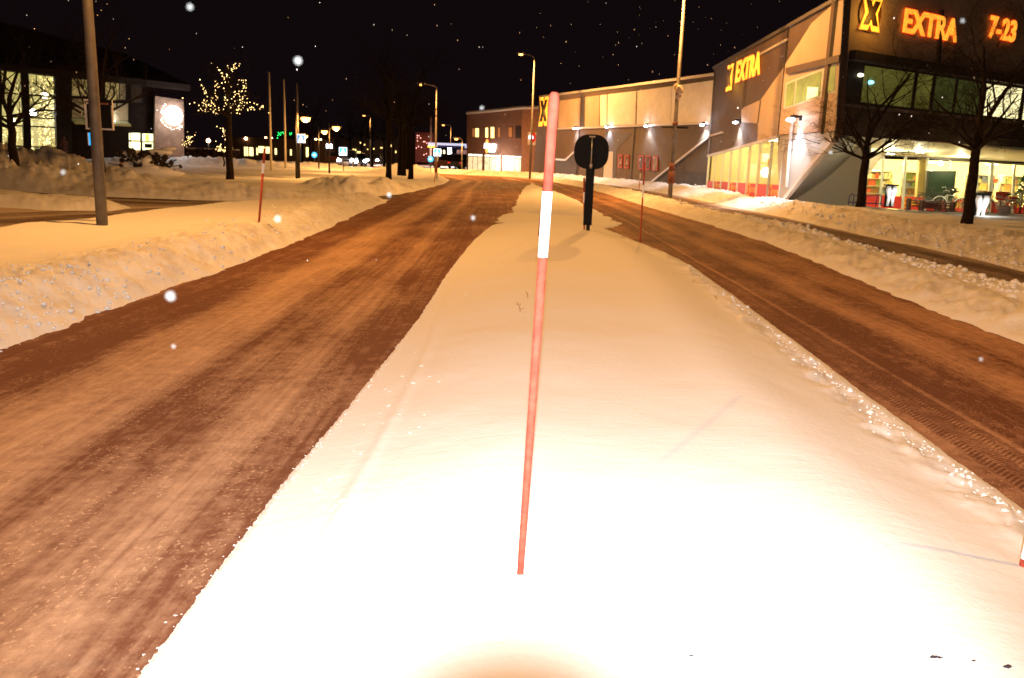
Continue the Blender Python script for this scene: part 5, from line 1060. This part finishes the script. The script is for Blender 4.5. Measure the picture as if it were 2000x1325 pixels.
# bicycle rack
P = dp(1880, 417, 39.8); t = thing('bicycle_rack', 'long black bicycle rack of upright hoops behind the right tree', 'bicycle rack', P); q = MB()
for i in range(15): 
    x = -1.6+i*.36; MB().tube([(x, -.15, 0), (x, -.15, .55), (x+.03, 0, .68), (x, .15, .55), (x, .15, 0)], .014, 5).build('hoop', metal_b, t, True)
MB().tube([(-1.8, -.15, .06), (3.6, -.15, .06)], .03, 6).build('lower_rail', metal_b, t)
def bench(label, loc, rz, wd):
    t = thing('bench', label, 'bench', loc, 'low brown benches on the forecourt'); t.rotation_euler.z = rz
    for k in range(3): MB().box((0, -.18+k*.18, .42), (wd, .14, .04)).build('seat_plank', brownp, t)
    for z_ in (.22, .33): MB().box((0, -.26, z_), (wd*.94, .03, .06)).build('rail', brownp, t)
    for sx in (-1, 1): MB().box((sx*(wd/2+.03), 0, .24), (.09, .6, .52)).build('leg', brownp, t)
bench('left one of the two low brown benches before the bicycles', dp(1802, 413.5, 34.5), rad(-14), 1.05); bench('right one of the two low brown benches, nearer the bicycles', dp(1828, 417.5, 33.6), rad(-14), 1.05)
# paired-tube light pillars
def pillar(label, x, y, d, h):
    P = dp(x, y, d); t = thing('light_pillar', label, 'light pillar', P, 'black pillars with two white tubes'); MB().box((0, .04, h/2), (.30, .12, h)).build('back_post', metal_b, t); MB().box((0, -.02, h+.03), (.46, .32, .07)).build('cap', metal_b, t)
    for sx in (-1, 1): MB().tube([(sx*.1, -.12, .05), (sx*.075, -.12, h*.45), (sx*.12, -.12, h*.8), (sx*.12, -.12, h*.98)], [.045, .06, .10, .07], 12).build('white_tube', mat('white_tube_glow', (.9, .9, .9), .4, emit=(1, 1, .95), estr=.12), t, True)
    lamp('pillar_light', 'POINT', (0, -.5, h*.6), 5, (1, 1, .9), t, .1)
pillar('left black pillar with two white tubes, beside the left store tree', 1735, 405, 33.5, .82); pillar('right black pillar with two white tubes, right of the right store tree', 1909, 433, 28.0, .86)
P = dp(1957, 438, 29.); t = thing('litter_bin', 'round pale brown litter bin at the right end of the snow plateau', 'litter bin', P); MB().lathe((0, 0, 0), [(.16, 0), (.20, .5), (.21, .52)], 20).build('bin_body', mat('bin_brown', (.35, .25, .2), .6, noise=.2), t, True); MB().lathe((0, 0, .52), [(.22, 0), (.21, .06), (.1, .12)], 20).build('lid', mat('bin_lid', (.4, .3, .22), .6), t, True)
# blue hoops barrier
P = dp(1657, 401, 34.5); t = thing('hoop_barrier', 'blue tubular barrier with two arched ends around the left store tree', 'barrier', P); bl = mat('blue_tube', (.03, .04, .28), .4); k = 34.5/F_PX
for i, xx in enumerate((0, 53*k)): MB().tube([(xx, 0, 0), (xx, 0, .36), (xx+.05, 0, .43), (xx+.12, 0, .45), (xx+.18, 0, .40), (xx+.19, 0, 0)], .018, 8).build('arched_end', bl, t, True)
MB().tube([(0, 0, .12), (76*k, 0, .09)], .018, 8).build('rail', bl, t, True); MB().tube([(.19, 0, .40), (53*k, 0, .38)], .014, 8).build('rail', bl, t, True)
def board(label, x, y, d, w_, h_, m_, txt=None):
    P = dp(x, y, d); t = thing('notice_board', label, 'notice board', P, 'small boards before the right shop panes'); MB().box((0, 0, h_/2), (w_, .03, h_)).build('panel', m_, t); MB().tube([(0, .03, -.5), (0, .03, h_*.5)], .02, 6).build('stand', metal_b, t)
    if txt: text_mesh('lettering', txt, h_*.4, .002, mat('pale_print', (.5, .42, .36), .6), t, (P[0]-w_*.42, P[1]-.03, P[2]+h_*.3), (1, 0, 0), bold=.004)
board('red price board above the white bicycle', 1956, 391, 38.8, .58, .36, red, 'PRIS'); board('white poster right beside the red price board, behind the white bicycle', 1954, 409, 38.9, .3, .42, mat('white_poster', (.75, .75, .7), .5)); board('small red board before the rightmost panes', 1977, 394, 38.8, .34, .22, red)
# christmas tree behind the last pane
P = dp(1993, 410, 40.5); t = thing('christmas_tree', 'green christmas tree with warm lights at the right border', 'christmas tree', P); rnd = random.Random(6); q = MB(); q2 = MB()
for i in range(900):
    h_ = rnd.random()**.8*1.5; r_ = .5*(1-h_/1.55); a_ = rnd.uniform(0, 6.28); rr_ = r_*rnd.uniform(.4, 1); p_ = np.array([rr_*math.cos(a_), rr_*math.sin(a_), .15+h_]); d_ = np.array([math.cos(a_), math.sin(a_), -.2]); q.tube([p_, p_+d_*.1], [.02, .004], 3, False)
for i in range(60):
    h_ = rnd.random()*1.4; r_ = .5*(1-h_/1.55); a_ = rnd.uniform(0, 6.28); q2.ball((r_*math.cos(a_), r_*math.sin(a_), .15+h_), .022, sub=1)
q.build('branches', mat('fir_green', (.03, .09, .03), .8), t); q2.build('tree_lights', fairy, t)['kind'] = 'stuff'; MB().tube([(0, 0, -.3), (0, 0, 1.5)], [.04, .01], 8).build('trunk', bark, t)
# ------------------------------------------------------------------ twigs, debris, snow clumps, falling snow
def twig(label, x, y, seed, hh):
    P = snow_base(x, y, .2); rnd = random.Random(seed); t = thing('dry_stalk', label, 'dry stalk', P, 'dry stalks poking out of the median'); q = MB(); p_ = np.array([0, 0, -.03]); d = np.array([rnd.uniform(-.5, .5), 0, 1.]); ps = [p_]
    for i in range(5): d = d+np.array([rnd.gauss(0, .3), rnd.gauss(0, .2), 0]); ps.append(ps[-1]+d/np.linalg.norm(d)*hh/5)
    q.tube(ps, [.0035, .003, .0028, .0025, .002, .0012], 5).build('stem', mat('dry_stem', (.25, .11, .05), .8), t, True)
    s_ = MB(); [s_.tube([ps[k], ps[k]+np.array([rnd.uniform(-1, 1), rnd.uniform(-.5, .5), rnd.uniform(-.1, .8)])*hh*.35], [.002, .001], 4) for k in (2, 3, 4)]; s_.build('side_shoot', MATS['dry_stem'], t)
for i, (x, y, h_, lb) in enumerate(((1016, 610, .14, 'dry stalk just left of the front pole, lower one'), (1030, 582, .10, 'dry stalk just left of the front pole, upper one'), (1352, 553, .09, 'thin dry stalk on the right side of the median'), (1404, 585, .11, 'branched dry stalk near the right edge of the median'))): twig(lb, x, y, 40+i, h_)
rnd = random.Random(21)
for i, (x, y, r_, lb) in enumerate(((1825, 1284, .012, 'dark crumb of dirt near the bottom right, left one'), (1835, 1285, .009, 'tiny dark crumb touching the left one near the bottom right'), (1902, 1291, .006, 'smallest dark crumb between the two larger ones'), (1967, 1303, .014, 'largest dark crumb at the bottom right corner'), (1350, 1281, .007, 'pale grey crumb low on the median'))):
    P = snow_base(x, y, .2); t = MB().ball((0, 0, 0), r_*.65, .4, rnd, 2, (1.5, .8, .8)).build('dirt_crumb', mat('dark_dirt', (.03, .02, .03), .9)); t.location = P; tag(t, lb, 'dirt crumb', 'dark crumbs on the snow')
q = MB()
for (x, y, n_, r_) in ((650, 965, 9, .022), (640, 975, 7, .02), (845, 1015, 4, .018), (790, 820, 8, .016), (800, 800, 6, .015), (760, 810, 6, .02), (825, 745, 8, .02), (830, 700, 6, .02), (690, 900, 5, .016), (560, 1170, 4, .012), (515, 1225, 4, .012), (870, 617, 5, .02), (1420, 853, 2, .014), (930, 555, 4, .02)):
    for _ in range(n_):
        P = snow_base(x+rnd.gauss(0, 26), y+rnd.gauss(0, 18), .15); q.ball(P-[0, 0, r_*.15], r_*rnd.uniform(.15, .75), .25, rnd, 2, (1.3, 1.2, .6))
tag(q.build('snow_clods', SNOW), 'small clumps of snow fallen on the left slope of the median', 'snow clods', kind='stuff')
flake = mat('snowflake', (.95, .96, 1), .9); big = glass('near_snowflake', (1, 1, 1), .03); big.node_tree.nodes['Glossy BSDF'].inputs['Roughness'].default_value = 1; q = MB(); rnd = random.Random(77)
for i in range(180):
    d = rnd.uniform(4.5, 26); x = rnd.uniform(0, 2000); y = rnd.uniform(0, 330) if rnd.random() < .72 else rnd.uniform(330, 1300); p_ = dp(x, y, d)
    if p_[2] < .5: continue
    q.ball(p_, rnd.uniform(.0014, .0034)*(1+d*.10), sub=1, sc=(1, 1, 1.4))
for i in range(60):
    p_ = dp(rnd.gauss(1325, 150), abs(rnd.gauss(0, 110)), rnd.uniform(22, 36)); q.ball(p_, rnd.uniform(.006, .016), sub=1, sc=(1, 1, 1.5))
tag(q.build('falling_snow', flake), 'fine falling snow scattered through the night air', 'falling snow', kind='stuff')
fl_lab = ['large blurred snowflake over the left road', 'blurred snowflake high between the flagpoles and the avenue', 'tilted snowflake at the top of the left sky', 'snowflake over the driveway end', 'snowflake low over the left road', 'faint snowflake on the left verge', 'faint snowflake over the left heap', 'faint snowflake over the right road', 'faint snowflake above the merging roads', 'snowflake before the letters of the large sign', 'bluish snowflake left of the far store sign', 'faint snowflake before the slanted store corner']
for i, (x, y, d, r_) in enumerate(((333, 579, .62, .0032), (582, 119, .75, .003), (371, 14, .7, .002), (760, 381, .9, .0022), (339, 677, .85, .002), (542, 428, .6, .0016), (123, 337, .8, .0018), (1916, 702, .9, .0018), (924, 426, .8, .0016), (1880, 41, .8, .0014), (941, 211, .9, .0016), (1622, 298, .9, .0016))):
    t = MB().ball((0, 0, 0), r_, .1, rnd, 2, (1, 1, 1.1)).build('snowflake', big); t.location = dp(x, y, d); tag(t, fl_lab[i], 'snowflake', 'near snowflakes lit by the flash')
# advertising sign fixed behind the thick pole
P = dp(188, 225, 15.3); t = thing('hanging_sign', 'dark square sign with a white border strapped behind the thick lamp pole', 'sign', P); kk = 15.3/F_PX
def sq(x0, x1, y0, y1, nm, m_, dy): MB().box((((x0+x1)/2-188)*kk, dy, (225-(y0+y1)/2)*kk), ((x1-x0)*kk, .04, (y1-y0)*kk)).build(nm, m_, t)
sq(163, 216, 196, 252, 'pale_board', mat('pale_sign_board', (.6, .55, .5), .6), .08); sq(169, 214, 205, 249, 'dark_face', black, .05)
sq(180, 216, 196, 206, 'dark_top', black, .045); sq(184, 217, 203, 206, 'strap', mat('rust', (.16, .05, .03), .8), -.12); MB().tube([((168-188)*kk, .02, 20*kk), ((167-188)*kk, .02, 24*kk), ((170-188)*kk, .02, 25*kk), ((175-188)*kk, .02, 22*kk)], .012, 5).build('scroll_ornament', black, t)
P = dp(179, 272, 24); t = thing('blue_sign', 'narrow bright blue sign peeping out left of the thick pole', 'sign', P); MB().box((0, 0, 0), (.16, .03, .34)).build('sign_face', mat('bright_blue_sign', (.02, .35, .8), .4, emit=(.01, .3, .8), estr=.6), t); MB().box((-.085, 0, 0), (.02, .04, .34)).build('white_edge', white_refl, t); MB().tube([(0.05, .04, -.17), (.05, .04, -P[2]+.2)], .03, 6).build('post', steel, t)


# ------------------------------------------------------------------ the photographer's camera on its tripod
t = thing('tripod_camera', 'black camera on a tripod standing on the median behind the picture', 'camera', (0, -.22, snow_z(0, -.22)))
def loc_(p_): return np.array(p_)-np.array(t.location)
q = MB(); n0 = 28; ring = []
for (k, r_) in ((-.15, .045), (.045, .046), (.045, .043), (-.01, .043)): ring.append([EYE+FW*k+(RT*math.cos(a)+UP*math.sin(a))*r_-np.array(t.location) for a in np.linspace(0, 2*math.pi, n0, endpoint=False)])
q.add([p_ for r_ in ring for p_ in r_], [(i*n0+j, i*n0+(j+1) % n0, (i+1)*n0+(j+1) % n0, (i+1)*n0+j) for i in range(3) for j in range(n0)]); q.build('lens_barrel', mat('black_plastic', (.02, .02, .02), .5), t, True)
MB().box(loc_(EYE-FW*.19), (.14, .07, .10), (RT, FW, UP)).build('camera_body', MATS['black_plastic'], t); MB().box(loc_(EYE-FW*.225+UP*.12), (.06, .05, .03), (RT, FW, UP)).build('flash_head', MATS['black_plastic'], t)
hd_ = loc_(EYE-FW*.185-UP*.055)
for k in range(3):
    a_ = rad(90+120*k); foot = np.array([.42*math.cos(a_), .42*math.sin(a_)-.05, 0]); foot[2] = snow_z(foot[0]+t.location[0], foot[1]+t.location[1])-t.location[2]-.03; MB().tube([hd_, foot], [.016, .009], 8).build('leg', MATS['black_plastic'], t, True)
